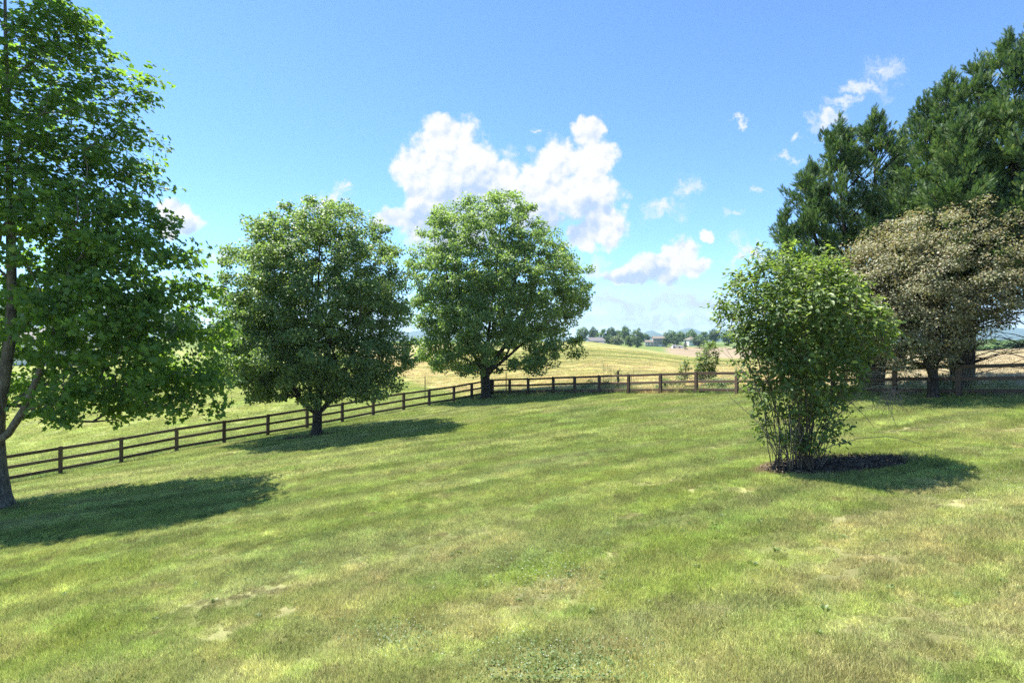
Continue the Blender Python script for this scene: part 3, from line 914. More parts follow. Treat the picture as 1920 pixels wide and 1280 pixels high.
leaf_bronze = leaf_mat('leaf_bronze', (.165, .180, .095), (.315, .315, .190), (.36, .275, .18), .42, .5, .5, (1.1, 1.05, .65))
broadleaf('bronze_tree', b4, [tk, l1, l2], prof4,
          dict(seed=404, holes=26, hole_r=.5, n=700, dmin=.36, depth=.75, rbase=.17, mid=3.0, per=98, rc=.44, size=.074, tmpl=BROAD, faces=KITE_F, extra=220, start=1.0, young=.30, flat=.6, clump=.35, flare=.5, step=.45, up=.8, rnd=.65, droop=.5),
          leaf_bronze, bark_dark, 'broad bronze-leaved ornamental tree in front of the evergreens')

# ------------------------------------------------------------------ tall evergreens
leaf_cyp = leaf_mat('foliage_cypress', (.046, .100, .034), (.135, .210, .074), (.27, .33, .125), .28, .55, .35, (1.1, 1.2, .7))
bark_cyp = bark_mat('bark_cypress', (.03, .022, .017), (.085, .062, .048), 12, 1.0)


def cypress(label, base, leaders, trunk_r, seed, twigs=0, trunk_top=None):
    """leaders: (dx, dy, apex height, base radius, lowest foliage height, plumes)"""
    r = np.random.default_rng(seed)
    root = empty('cypress_tree', base)
    mb = MB()
    A = [[], [], [], [], []]
    for (lx, ly, top, rad, low, n) in leaders:
        mb.tube([(lx * .05, ly * .05, -.1), (lx * .2, ly * .2, 1.2), (lx * .7, ly * .7, top * .4), (lx, ly, top * .72), (lx, ly, top * .90)],
                [trunk_r * 1.25, trunk_r, trunk_r * .55, trunk_r * .2, .012], 9)
        # plumes: along a spiral cone
        f = r.uniform(0, 1, n) ** .95                 # 0 apex .. 1 bottom
        z = top - .5 - f * (top - .5 - low)
        R = rad * (f ** .55) * r.uniform(.35, 1.05, n) + .12
        th = r.uniform(0, 2 * math.pi, n)
        o = np.stack([np.cos(th), np.sin(th), np.zeros(n)], -1)
        R = np.where(r.uniform(0, 1, n) < .16, R * 1.16 + .1, R)
        tip = np.array([lx, ly, 0]) + o * R[:, None] + np.stack([np.zeros(n), np.zeros(n), z], -1)
        pd = o * (.60 + .5 * f[:, None]) + np.array([0, 0, 1.0]) * (1.0 - .6 * f[:, None]) + r.normal(0, .22, (n, 3))
        # apex plumes
        ap = np.array([[lx, ly, top - .25]]) ; apd = np.array([[.05, 0, 1.]])
        tip = np.concatenate([tip, ap]); pd = np.concatenate([pd, apd]); f = np.concatenate([f, [0.05]])
        pd /= np.linalg.norm(pd, axis=1)[:, None]
        ln = (.70 + .85 * f) * r.uniform(.7, 1.3, len(f))
        for i in range(len(tip)):
            m = int(56 + 44 * f[i])
            s = r.uniform(0, 1, m) ** .8                # 0 tip .. 1 root
            p = tip[i] - pd[i] * (s * ln[i])[:, None]
            a = np.cross(pd[i], r.normal(0, 1, (m, 3))); a /= np.linalg.norm(a, axis=1)[:, None]
            wd = .03 + .31 * ln[i] * s ** .7 * (1.1 - .35 * s)
            p = p + a * (wd * r.uniform(.15, 1, m))[:, None]
            ax = pd[i] * .95 + a * .55 + np.array([0, 0, .25]) + r.normal(0, .18, (m, 3))
            nm = np.cross(ax, r.normal(0, 1, (m, 3))) + np.array([0, 0, .5])
            ct = r.uniform(-.4, .35)
            A[0].append(p); A[1].append(ax); A[2].append(nm); A[3].append(np.full(m, 1.0) * r.uniform(.13, .28, m))
            A[4].append(np.clip(r.uniform(.2, .8, m) + ct, 0, 1) + 0.0)
            # a limb from trunk to plume
            if i % 5 == 0:
                q = tip[i] - pd[i] * ln[i]
                mb.tube([(lx * .8, ly * .8, max(q[2] - .8, .5)), tuple(q), tuple(tip[i] - pd[i] * .3 * ln[i])], [.035, .022, .006], 4)
    for k in range(twigs):                            # dead lower twigs
        th = r.uniform(0, 2 * math.pi); z0 = r.uniform(.6, 3.2); L = r.uniform(1.2, 2.9); rise = r.uniform(.2, 1.1)
        d = np.array([math.cos(th), math.sin(th)])
        p0 = np.array([0, 0, z0]); p1 = np.array([d[0] * L * .5, d[1] * L * .5, z0 + rise * .35 * L]); p2 = np.array([d[0] * L, d[1] * L, z0 + rise * .55 * L + r.normal(0, .2)])
        mb.tube([p0, p1, p2], [.03, .016, .005], 4)
        for q in range(3):
            e = p1 + (p2 - p1) * r.uniform(0, .8); s = e + np.array([d[0] * .5, d[1] * .5, r.uniform(-.2, .6)]) + r.normal(0, .25, 3)
            mb.tube([e, s], [.009, .003], 3)
    mb.build('trunk', bark_cyp, root, smooth=True)
    pos, ax, nm, sz, tn = [np.concatenate(a) for a in A]
    yg = np.where(r.uniform(0, 1, len(pos)) < .14, r.uniform(.3, .9, len(pos)), 0)
    link('crown', leaves(pos, ax, nm, sz, tn, yg, SPRAY, SPRAY_F), leaf_cyp, root)
    tag(root, label, 'evergreen tree', 'tall evergreens beyond the right-hand fence')
    return root


def at_y(px, y):
    x = U(px) * y; return np.array([x, y, h(x, y)])

def LD(base, px, py, dy, rad, low, n):
    y = base[1] + dy
    return (U(px) * y - base[0], dy, CZ + V(py) * y - base[2], rad, low, n)

c1 = at_y(1640, 26.6)
cypress('leftmost tall dark evergreen with twin pointed tips behind the green shrub', c1,
        [LD(c1, 1575, 206, .0, 3.4, 2.2, 221), LD(c1, 1640, 192, .6, 3.2, 2.6, 221), LD(c1, 1520, 285, -.3, 2.6, 1.8, 172), LD(c1, 1692, 226, 1.2, 2.9, 3.0, 172), LD(c1, 1476, 372, -.3, 2.0, 1.6, 82)], .24, 11, 16)
c2 = at_y(1808, 23.6)
cypress('tall evergreen with thick dark trunk and dead lower twigs behind the right fence run', c2,
        [LD(c2, 1785, 116, .8, 3.0, 4.8, 188), LD(c2, 1834, 86, .4, 3.0, 4.6, 188), LD(c2, 1738, 160, 1.4, 2.9, 4.2, 172), LD(c2, 1805, 190, -.8, 2.6, 4.8, 106)], .27, 12, 70)
c3 = at_y(1975, 21.8)
cypress('evergreen with high crown cut off by the right edge of the picture', c3,
        [LD(c3, 1890, 44, .9, 2.7, 4.6, 188), LD(c3, 1932, 20, .4, 2.8, 4.6, 172), LD(c3, 2010, -40, 0, 2.8, 3.6, 90)], .36, 13, 30)

# ------------------------------------------------------------------ shrub in its mulch bed
bs = hit(1492, 880)
leaf_shrub = leaf_mat('leaf_shrub', (.072, .128, .036), (.175, .240, .080), (.33, .41, .085), .44, .48, .5)
bark_shrub = bark_mat('bark_shrub', (.05, .038, .028), (.19, .155, .12), 30, 6, .3)
r = np.random.default_rng(55)
stems = []
pm = F / bs[1]
for k in range(60):
    a = r.uniform(0, 2 * math.pi); q = r.uniform(0, .52) ** .8
    p0 = np.array([q * math.cos(a) * 1.0, q * math.sin(a) * .7, -.05])
    sp = r.uniform(.35, 1.55); hh = r.uniform(2.0, 4.6) * (1.1 - sp * .16)
    dirv = np.array([math.cos(a + r.normal(0, .4)), math.sin(a + r.normal(0, .4)) * .8])
    if k % 3 == 0: dirv = dirv * .5 + np.array([-.3, 0])
    p3 = np.array([dirv[0] * sp, dirv[1] * sp, hh])
    mid = p0 + np.array([dirv[0] * sp * .25, dirv[1] * sp * .25, hh * .5])
    pts = [p0] + list(bez(p0, mid, p3, 7) + r.normal(0, .03, (7, 3)))
    stems.append(pts)
profs = [(5.2, .5, .5), (4.8, 1.15, 1.15), (4.35, 1.85, 1.6), (3.9, 2.15, 1.95), (3.3, 2.0, 1.9), (2.6, 1.5, 1.65), (1.9, 1.25, 1.4), (1.2, 1.1, 1.15), (.5, .8, .8)]
at, q = envelope(profs, r, 2600, .85, .40, .5)
at = at[thin(at, .20)]
pk = r.uniform(0, 1, len(at)) < np.clip((at[:, 2] - .6) / 2.4, .22, 1)
at = at[pk][:700]
sh_ = np.stack([r.uniform(-1.7, 1.7, 60), r.uniform(-1.2, 1.2, 60), np.zeros(60)], -1); sh_[:, 2] = 5.2 - .55 * (sh_[:, 0] + .1) ** 2 * .6 + r.uniform(-.4, .35, 60)
at = np.concatenate([at, sh_])
P, par, rad, wgt, chains, tips = grow(stems, at, r, .0045, .040, .10, .3, .35, 1.0)
rad = np.clip(rad, .0045, .034)
shrub = empty('shrub', bs)
link('stems', tubes(P, rad, chains, 3, 6), bark_shrub, shrub)
cp = crown_points(P, wgt, tips[60:], r, 380)
cp = cp[cp[:, 2] > .35]
lv = foliage(cp, np.array([0, 0, 2.4]), r, 17, .19, .12, OVATE, OVATE_F, flat=.8, up=.8, out=.5, rnd=.5, droop=.25, young_p=.26, zr=(1.5, 5.6), clump=.3)
link('crown', lv, leaf_shrub, shrub)
# bare twigs sticking out on the right
mb = MB()
def TS(px, py, dy=0.0):
    y = bs[1] + dy
    return np.array([U(px) * y - bs[0], dy, CZ + V(py) * y - bs[2]])
def twig(ps, r0, r1, k=5):
    mb.tube(ps, list(np.linspace(r0, r1, len(ps))), k)
twig([TS(1505, 870), TS(1530, 850, -.2), TS(1560, 835, -.3), TS(1610, 822, -.4), TS(1660, 818, -.5), TS(1700, 824, -.5), TS(1740, 837, -.5), TS(1772, 849, -.5)], .012, .003)
twig([TS(1520, 740, -.6), TS(1545, 733, -.7), TS(1570, 738, -.8), TS(1600, 758, -.9), TS(1625, 783, -.9), TS(1639, 802, -.9)], .013, .004)
twig([TS(1560, 690, -.5), TS(1600, 697, -.6), TS(1640, 702, -.6), TS(1660, 700, -.6)], .012, .004)
twig([TS(1545, 800, -.2), TS(1580, 770, -.5), TS(1620, 730, -.6), TS(1650, 722, -.6), TS(1680, 735, -.6), TS(1712, 733, -.6)], .014, .004)
twig([TS(1480, 800, -.3), TS(1430, 740, -.5), TS(1390, 690, -.6), TS(1350, 655, -.6)], .014, .004)
twig([TS(1470, 850, -.2), TS(1420, 790, -.5), TS(1370, 745, -.6), TS(1362, 728, -.6)], .012, .003)
for k in range(46):                                    # dense little dead spray
    e = TS(r.uniform(1650, 1690), r.uniform(722, 745), -.6); L = r.uniform(15, 62)
    a = r.uniform(-.2, 2.3); s = TS(0, 0)
    tip = e + np.array([math.cos(a) * L / pm * .9, r.normal(0, .15), -math.sin(a) * L / pm])
    m_ = (e + tip) / 2 + r.normal(0, .05, 3)
    twig([e, m_, tip], .006, .002, 3)
for k in range(34):                                    # dead stems crowding the base
    a = r.uniform(0, 6.28); q = r.uniform(.1, .6); L = r.uniform(.7, 2.0); o_ = np.array([math.cos(a), math.sin(a) * .8, 0])
    e = o_ * q * [1, .8, 1]; tip = e + o_ * r.uniform(.1, .5) + np.array([r.normal(0, .15), r.normal(0, .1), L]); m_ = (e + tip) / 2 + r.normal(0, .06, 3)
    twig([e, m_, tip], .014, .005, 5)
for k in range(30):
    e = TS(r.uniform(1560, 1660), r.uniform(640, 735), -.6); a = r.uniform(-.9, 1.2); L = r.uniform(20, 60)
    tip = e + np.array([math.cos(a) * L / pm, r.normal(0, .1), math.sin(a) * L / pm * .6]); m_ = (e + tip) / 2 + r.normal(0, .05, 3)
    twig([e, m_, tip], .006, .002, 3)
bark_pale = bark_mat('twig_pale', (.15, .12, .095), (.33, .28, .24), 40, 10, .2)
mb.build('bare_twigs', bark_pale, shrub, smooth=True)
tag(shrub, 'tall leafy green shrub with many bare stems growing from a dark mulch bed', 'shrub')

# broad-leaved weeds and clover mats in the lawn
r = np.random.default_rng(91)
pp, aa, ss_ = [], [], []
for (px, py, n, sp) in [(1335, 985, 4, 18), (1385, 972, 5, 26), (1300, 990, 3, 20), (1600, 1000, 3, 40), (1080, 1080, 6, 90), (560, 1100, 5, 120), (900, 1000, 6, 150), (1760, 1130, 5, 80), (330, 1060, 5, 120), (1440, 1050, 5, 90)]:
    for k in range(n):
        c0 = hit(px + r.normal(0, sp), min(py + r.normal(0, sp * .5), 1270)); m_ = r.integers(7, 13); th = r.uniform(0, 6.28, m_)
        o_ = np.stack([np.cos(th), np.sin(th), r.uniform(.25, .9, m_)], -1)
        pp.append(np.repeat(c0[None], m_, 0) + [0, 0, .015] + o_ * .015); aa.append(o_); ss_.append(r.uniform(.03, .075, m_))
for (px, py, n, sp) in [(1050, 1245, 1300, 90), (1010, 1075, 700, 80), (730, 1190, 500, 60), (1850, 880, 400, 60)]:
    q_ = np.array([hit(px + r.normal(0, sp), min(py + r.normal(0, sp * .32), 1278)) for k in range(n)])
    th = r.uniform(0, 6.28, n); pp.append(q_ + np.stack([np.zeros(n), np.zeros(n), r.uniform(.03, .075, n)], -1)); aa.append(np.stack([np.cos(th), np.sin(th), r.normal(0, .2, n)], -1)); ss_.append(r.uniform(.022, .040, n))
pp, aa, ss_ = np.concatenate(pp), np.concatenate(aa), np.concatenate(ss_)
nn_ = np.array([0, 0, 1.0]) + r.normal(0, .3, (len(pp), 3))
o = link('lawn_weeds', leaves(pp, aa, nn_, ss_, r.uniform(0, 1, len(pp)), np.zeros(len(pp)), BROAD, KITE_F), leaf_shrub)
tag(o, 'broad-leaved weeds and clover leaves growing low in the lawn', 'weeds', kind='stuff')

# mulch bed: a low mound and loose bark chips
mulch_mat, nt, out = new_mat('mulch')
g = nt.nodes.new('ShaderNodeNewGeometry'); ps = E(nt, g.outputs['Position'])
cc = mix(nt, noise(nt, ps, 26, 4, .7).step(.3, .7), (.030, .020, .013), (.095, .066, .044))
b = nt.nodes.new('ShaderNodeBsdfPrincipled'); b.inputs['Roughness'].default_value = .95; nt.links.new(cc.s, b.inputs['Base Color'])
bp = nt.nodes.new('ShaderNodeBump'); bp.inputs['Distance'].default_value = .04; nt.links.new(noise(nt, ps, 30, 4, .7).s, bp.inputs['Height']); nt.links.new(bp.outputs[0], b.inputs['Normal'])
nt.links.new(b.outputs[0], out.inputs[0])
chip_mat, nt, out = new_mat('chip')
cc = mix(nt, attr(nt, 'tint'), (.04, .027, .018), (.22, .16, .105))
b = nt.nodes.new('ShaderNodeBsdfPrincipled'); b.inputs['Roughness'].default_value = .9; nt.links.new(cc.s, b.inputs['Base Color']); nt.links.new(b.outputs[0], out.inputs[0])


def mulch(name, cx, cy, rx, ry, nchip, seed, label):
    r = np.random.default_rng(seed)
    vs, fs = [(cx, cy, h(cx, cy) + .035)], []
    K, M = 48, 7
    for m in range(1, M + 1):
        for k in range(K):
            a = 2 * math.pi * k / K; q = m / M * (1 + .07 * math.sin(3 * a + seed) + .05 * math.sin(7 * a) + .03 * math.sin(13 * a))
            x, y = cx + rx * q * math.cos(a), cy + ry * q * math.sin(a)
            vs.append((x, y, h(x, y) + (.035 + r.normal(0, .008) if m < M else -.01)))
    for k in range(K): fs.append((0, 1 + k, 1 + (k + 1) % K))
    for m in range(M - 1):
        for k in range(K): fs.append((1 + m * K + k, 1 + (m + 1) * K + k, 1 + (m + 1) * K + (k + 1) % K, 1 + m * K + (k + 1) % K))
    me = bpy.data.meshes.new(name); me.from_pydata(vs, [], fs); me.update(); me.polygons.foreach_set('use_smooth', np.ones(len(fs), bool))
    root = link(name, me, mulch_mat); tag(root, label, 'mulch', kind='stuff')
    a = r.uniform(0, 2 * math.pi, nchip); q = r.uniform(0, 1, nchip) ** .5 * 1.05
    x, y = cx + rx * q * np.cos(a), cy + ry * q * np.sin(a)
    pos = np.stack([x, y, H(x, y) + .04 + r.uniform(0, .025, nchip)], -1)
    ax = r.normal(0, 1, (nchip, 3)) * [1, 1, .25]; nm = np.array([0, 0, 1]) + r.normal(0, .35, (nchip, 3))
    me = leaves(pos, ax, nm, r.uniform(.03, .13, nchip), r.uniform(0, 1, nchip) ** 2, np.zeros(nchip), KITE * [1, .5, .6], KITE_F)
    o = link('bark_chips', me, chip_mat, root); tag(o, kind='stuff')
    return root

mulch('mulch_bed', BED[0], BED[1], BEDR[0], BEDR[1], 2600, 1, 'oval bed of dark bark mulch under the leafy green shrub')
mulch('mulch_ring', b2[0] - .3, b2[1] - .35, 1.35, .75, 700, 2, 'bare soil and roots round the foot of the forked tree')
mulch('mulch_ring', b3[0] - .1, b3[1] - .3, 1.1, .6, 500, 3, 'bare soil round the foot of the tree at the fence corner')
mulch('mulch_ring', b1[0] + .2, b1[1] - .1, .9, .5, 300, 4, 'bare soil round the foot of the tall tree at the left edge')

# ------------------------------------------------------------------ board fence
fence_mat, nt, out = new_mat('fence_stain')
tc = nt.nodes.new('ShaderNodeTexCoord'); oi = nt.nodes.new('ShaderNodeObjectInfo')
X, Y, Z = sep(nt, E(nt, tc.outputs['Object']))
gr = noise(nt, combine(nt, X * 1.2, Y * 14, Z * 14), 3.0, 5, .65)
cc = mix(nt, gr.step(.3, .75), (.040, .026, .018), (.115, .074, .052))
cc = mix(nt, E(nt, oi.outputs['Random']) * .6, cc, (.17, .118, .088))
b = nt.nodes.new('ShaderNodeBsdfPrincipled'); b.inputs['Roughness'].default_value = .75; b.inputs['Specular IOR Level'].default_value = .3
nt.links.new(cc.s, b.inputs['Base Color'])
bp = nt.nodes.new('ShaderNodeBump'); bp.inputs['Distance'].default_value = .01; bp.inputs['Strength'].default_value = .4
nt.links.new(gr.s, bp.inputs['Height']); nt.links.new(bp.outputs[0], b.inputs['Normal']); nt.links.new(b.outputs[0], out.inputs[0])
wire_mat, nt, out = new_mat('wire')
b = nt.nodes.new('ShaderNodeBsdfPrincipled'); b.inputs['Base Color'].default_value = (.42, .42, .40, 1); b.inputs['Metallic'].default_value = .6; b.inputs['Roughness'].default_value = .5
nt.links.new(b.outputs[0], out.inputs[0])


def on_line(px, a, b):
    u = U(px); d = b - a                                # x = u*y on a + t d
    t = (u * a[1] - a[0]) / (d[0] - u * d[1])
    return a + d * t

dL = (CORNER - FENCE_L0) / np.linalg.norm(CORNER - FENCE_L0)
left_px = [113, 227, 331, 420, 502, 576, 642, 700, 757, 805, 851, 885]
pl_ = [on_line(p, FENCE_L0, CORNER) for p in left_px]
pl_ = [pl_[0] - dL * 4.7, pl_[0] - dL * 2.36] + pl_ + [CORNER]
right_px = [955, 990, 1037, 1077, 1123, 1178, 1238, 1305, 1381]
pr_ = []
for p in right_px:
    for i in range(len(FR) - 1):
        q = on_line(p, FR[i], FR[i + 1])
        if FR[i][0] - .01 <= q[0] <= FR[i + 1][0] + .01: pr_.append(q); break
A_, B_ = FR[2], FR[3]
q1381, q1677, q1803 = on_line(1381, A_, B_), on_line(1677, A_, B_), on_line(1803, A_, FR[3])
for k in (1, 2): pr_.append(q1381 + (q1677 - q1381) * k / 3)
pr_ += [q1677, q1803 if q1803[0] < FR[3][0] else FR[3]]
dR = (FR[4] - FR[3]) / np.linalg.norm(FR[4] - FR[3])
pr_ += [pr_[-1] + dR * 2.4, pr_[-1] + dR * 4.8]


def fence(posts, label):
    root = empty('board_fence', (*posts[0], h(*posts[0])))
    tag(root, label, 'fence', 'brown three-board fence round the lawn')
    bx, by, bz = root.location
    rr = random.Random(5)
    pm_ = MB().box(-.055, .055, 0.02, .13, -.3, 1.20).mesh('post')
    for i, p in enumerate(posts):
        nb = posts[min(i + 1, len(posts) - 1)] - posts[max(i - 1, 0)]
        a = math.atan2(nb[1], nb[0]); z = h(*p)
        o = link('post', pm_, fence_mat, root); o.location = (p[0] - bx, p[1] - by, z - bz); o.rotation_euler = (rr.gauss(0, .008), rr.gauss(0, .008), a)
        f = MB().box(-.085, .085, -.062, -.024, -.12, 1.275 + rr.gauss(0, .012)).build('face_board', fence_mat, o)
        bevel(f, .006)
    for i in range(len(posts) - 1):
        a, b_ = np.array([*posts[i], h(*posts[i])]), np.array([*posts[i + 1], h(*posts[i + 1])])
        d = b_ - a; L = np.linalg.norm(d[:2]); az = math.atan2(d[1], d[0]); sl = math.atan2(d[2], L); L3 = np.linalg.norm(d)
        for zc in (1.175, .70, .225):
            j0, j1 = rr.gauss(0, .012), rr.gauss(0, .012)
            hh = .07
            o = MB().add([(0.004, -.020, -hh), (L3 - .004, -.020, -hh + j1), (L3 - .004, .018, -hh + j1), (.004, .018, -hh), (.004, -.020, hh), (L3 - .004, -.020, hh + j1), (L3 - .004, .018, hh + j1), (.004, .018, hh)],
                         [(3, 2, 1, 0), (4, 5, 6, 7), (0, 1, 5, 4), (1, 2, 6, 5), (2, 3, 7, 6), (3, 0, 4, 7)]).build('rail', fence_mat, root)
            o.location = (a[0] - bx, a[1] - by, a[2] + zc - bz); o.rotation_euler = (0, -sl, az)
            bevel(o, .005)
        v, f = [], []
        wv = .0022
        def strip(x0, z0, x1, z1, ox, oz):
            k = len(v); v.extend([(x0 - ox, .026, z0 - oz), (x1 - ox, .026, z1 - oz), (x1 + ox, .026, z1 + oz), (x0 + ox, .026, z0 + oz)]); f.append((k, k + 1, k + 2, k + 3))
        for k in range(int(L3 / .05)): strip(k * .05 + .02, .03, k * .05 + .02, 1.22, wv, 0)
        for k in range(13): strip(.01, .03 + k * .099, L3 - .01, .03 + k * .099, 0, wv)
        me = bpy.data.meshes.new('wire_mesh'); me.from_pydata(v, [], f); me.update()
        o = link('wire_mesh', me, wire_mat, root); o['kind'] = 'stuff'
        o.location = (a[0] - bx, a[1] - by, a[2] - bz); o.rotation_euler = (0, -sl, az)
    return root

fence(pl_, 'brown three-board fence running up the left slope to the corner tree')
fence([CORNER + np.array([.13, -.02])] + pr_, 'brown three-board fence running along the right side behind the shrub')

# metal stakes and an old vine-clad post just outside the fence
stake_mat, nt, out = new_mat('stake')
b = nt.nodes.new('ShaderNodeBsdfPrincipled'); b.inputs['Base Color'].default_value = (.05, .055, .05, 1); b.inputs['Roughness'].default_value = .6; b.inputs['Metallic'].default_value = .4
nt.links.new(b.outputs[0], out.inputs[0])
for px, y, hh, lb in ((797, 49.0, 2.0, 'thin dark metal stake beyond the fence left of the corner tree'), (949, 46.2, 1.75, 'thin dark metal stake just right of the corner tree trunk')):
    x = U(px) * y
    root = empty('metal_stake', (x, y, h(x, y))); tag(root, lb, 'stake', 'thin stakes outside the fence')
    MB().box(-.035, .035, -.006, .006, -.3, hh).box(-.005, .005, .006, .04, -.3, hh).build('stake_bar', stake_mat, root)
    for zz in (.3, .8, 1.3): MB().box(-.016, .016, -.02, -.0065, zz, zz + .03).build('stud', stake_mat, root)


# ------------------------------------------------------------------ small plants beyond the fence
def small_plant(name, px, y, height, width, n, per, size, lm, label, cat='bush', seed=1, stemr=.02, dens=.2, sprawl=1.0):
    r = np.random.default_rng(seed)
    x = U(px) * y; base = np.array([x, y, h(x, y)])
    root = empty(name, base)
    prof = [(height, .15 * width, .15 * width), (height * .8, .38 * width, .38 * width), (height * .5, .5 * width, .5 * width), (height * .25, .42 * width, .42 * width), (height * .12, .25 * width, .25 * width)]
    at, q = envelope(prof, r, n, .9, .5)
    st = [[np.array([r.normal(0, .05), r.normal(0, .05), -.05]), np.array([r.normal(0, .1) * width, r.normal(0, .1) * width, height * .3]), np.array([r.normal(0, .2) * width, r.normal(0, .2) * width, height * .7])] for k in range(4)]
    P, par, rad, wgt, chains, tips = grow(st, at, r, .004, stemr, .1, .3, .1, .8)
    link('stems', tubes(P, rad, chains, 3, 5), bark_dark, root)
    link('crown', foliage(P[tips[4:]], np.array([0, 0, height * .5]), r, per, dens, size, OVATE, OVATE_F, flat=.8, young_p=.2, zr=(0, height), clump=.25), lm, root)
    tag(root, label, cat)
    return root

small_plant('sapling', 1327, 36.5, 2.75, 1.75, 90, 30, .14, leaf_shrub, 'leafy young bush behind the fence left of the tall shrub', seed=61)
small_plant('sapling', 1284, 37.0, 1.95, .85, 26, 24, .13, leaf_shrub, 'small seedling bush behind the fence with few leaves', seed=62)
small_plant('weed_clump', 1102, 41.5, .75, 1.1, 26, 26, .11, leaf_maple, 'low dark weeds against the fence right of the corner tree', 'weeds', 63, .01)
small_plant('weed_clump', 1136, 40.0, .7, .9, 20, 24, .11, leaf_maple, 'low dark weeds at the fence beside the vine-clad old post', 'weeds', 64, .01)
small_plant('weed_clump', 1250, 36.3, .75, 1.6, 40, 26, .11, leaf_shrub, 'pale green weeds through the lower boards left of the sapling', 'weeds', 65, .01)
small_plant('weed_clump', 1350, 33.8, .7, 1.8, 40, 26, .11, leaf_shrub, 'pale green weeds through the lower boards right of the sapling', 'weeds', 66, .01)
small_plant('weed_clump', 1855, 22.9, .55, 2.2, 60, 26, .07, leaf_maple, 'low ivy and weeds at the foot of the right fence run', 'weeds', 67, .01)
small_plant('weed_clump', 1700, 25.6, 1.0, 1.5, 50, 26, .07, leaf_maple, 'straggly weeds behind the fence left of the bronze tree', 'weeds', 68, .01)
small_plant('weed_clump', 1778, 23.8, .8, 1.4, 50, 26, .07, leaf_maple, 'weeds behind the fence between bronze tree and thick dark trunk', 'weeds', 69, .01)
# the old post with a vine
y = 39.6; x = U(1159) * y
root = empty('old_post', (x, y, h(x, y))); tag(root, 'old dark wooden post overgrown with a vine outside the fence', 'post')
MB().tube([(0, 0, -.2), (.01, 0, .6), (.0, .01, 1.35)], [.085, .08, .075], 9).build('post_shaft', bark_dark, root)
r = np.random.default_rng(77)
cp = np.stack([r.normal(0, .12, 16), r.normal(0, .1, 16), r.uniform(.1, 1.4, 16)], -1); cp[:5] += [-.25, 0, 0]
link('vine', foliage(cp, np.array([0, 0, .7]), r, 22, .17, .09, OVATE, OVATE_F, flat=.9), leaf_maple, root)
# dry stalks
straw_mat, nt, out = new_mat('dry_stalk')
b = nt.nodes.new('ShaderNodeBsdfPrincipled'); b.inputs['Base Color'].default_value = (.32, .25, .13, 1); b.inputs['Roughness'].default_value = .9; nt.links.new(b.outputs[0], out.inputs[0])
for px, y, n, hm, lb in ((1140, 41.0, 16, 2.0, 'tall dry weed stalks behind the fence left of the old post'), (1183, 39.2, 14, 1.5, 'tall dry weed stalks behind the fence right of the old post')):
    x = U(px) * y; r = np.random.default_rng(int(px)); mb = MB()
    root = empty('dry_weeds', (x, y, h(x, y))); tag(root, lb, 'weeds', 'dry stalks outside the fence')
    sd_ = MB()
    for k in range(n):
        a = r.uniform(0, 6.28); q = r.uniform(0, .5); hh = hm * r.uniform(.55, 1.05); ln = r.normal(0, .14, 2)
        t_ = np.array([q * math.cos(a) + ln[0], q * math.sin(a) + ln[1], hh])
        mb.tube([(q * math.cos(a), q * math.sin(a), -.05), tuple(t_ * [.95, .95, .5]), tuple(t_)], [.008, .006, .003], 4)
        for s in range(4):
            e = t_ * [1, 1, 1 - s * .07]; sd_.tube([tuple(e), tuple(e + r.normal(0, .07, 3) + [0, 0, .05])], [.010, .003], 3)
    mb.build('stalks', straw_mat, root); sd_.build('seed_heads', straw_mat, root)

# ------------------------------------------------------------------ far hills
hill_mat, nt, out = new_mat('hill')
g = nt.nodes.new('ShaderNodeNewGeometry')
cc = mix(nt, noise(nt, E(nt, g.outputs['Position']), .006, 5, .6), (.020, .050, .040), (.050, .085, .060))
b = nt.nodes.new('ShaderNodeBsdfPrincipled'); b.inputs['Roughness'].default_value = 1; nt.links.new(cc.s, b.inputs['Base Color']); nt.links.new(b.outputs[0], out.inputs[0])


def ridge(name, dist, peaks, base_py, label, seed, depth):
    """a real range of hills: heights over azimuth, falling away to front and back"""
    r = np.random.default_rng(seed)
    us = np.linspace(-1.25, 1.25, 340)
    top = np.full(len(us), base_py, float)
    for (px, py, wd) in peaks:
        top = np.minimum(top, base_py - (base_py - py) * np.exp(-((us - U(px)) * F / wd) ** 2))
    bump = np.interp(us, np.linspace(-1.25, 1.25, 90), r.normal(0, .8, 90)) + np.interp(us, np.linspace(-1.25, 1.25, 300), r.normal(0, .3, 300))
    zt = CZ + (640 - (top + bump)) / F * dist
    rows = []
    for k, f in enumerate((-1., -.6, -.3, 0, .5, 1.)):
        y = dist + f * depth
        z = zt * (1, .0, 0, 0, 0, 0)[0] * math.exp(-(f * 1.7) ** 2) - (60 if abs(f) == 1 else 0)
        zz = z + r.normal(0, dist * .0006, len(us))
        rows.append(np.stack([us * y, np.full(len(us), y), zz], -1))
    v = np.concatenate(rows); n = len(us)
    f = []
    for k in range(len(rows) - 1):
        i = np.arange(n - 1) + k * n; f.append(np.stack([i, i + 1, i + n + 1, i + n], -1))
    f = np.concatenate(f)
    o = link(name, mesh_np(name, v, f.ravel(), np.arange(len(f)) * 4, np.full(len(f), 4), smooth=True), hill_mat)
    tag(o, label, None, kind='structure'); return o

ridge('hills', 3600, [(1222, 621, 30), (1294, 615.5, 40), (1370, 617, 60), (1450, 622, 60), (960, 624, 90), (800, 620, 100), (560, 618, 130), (250, 612, 130), (40, 604, 120), (1640, 617, 140), (1860, 612, 120)], 634, 'wooded hills on the horizon', 5, 700)

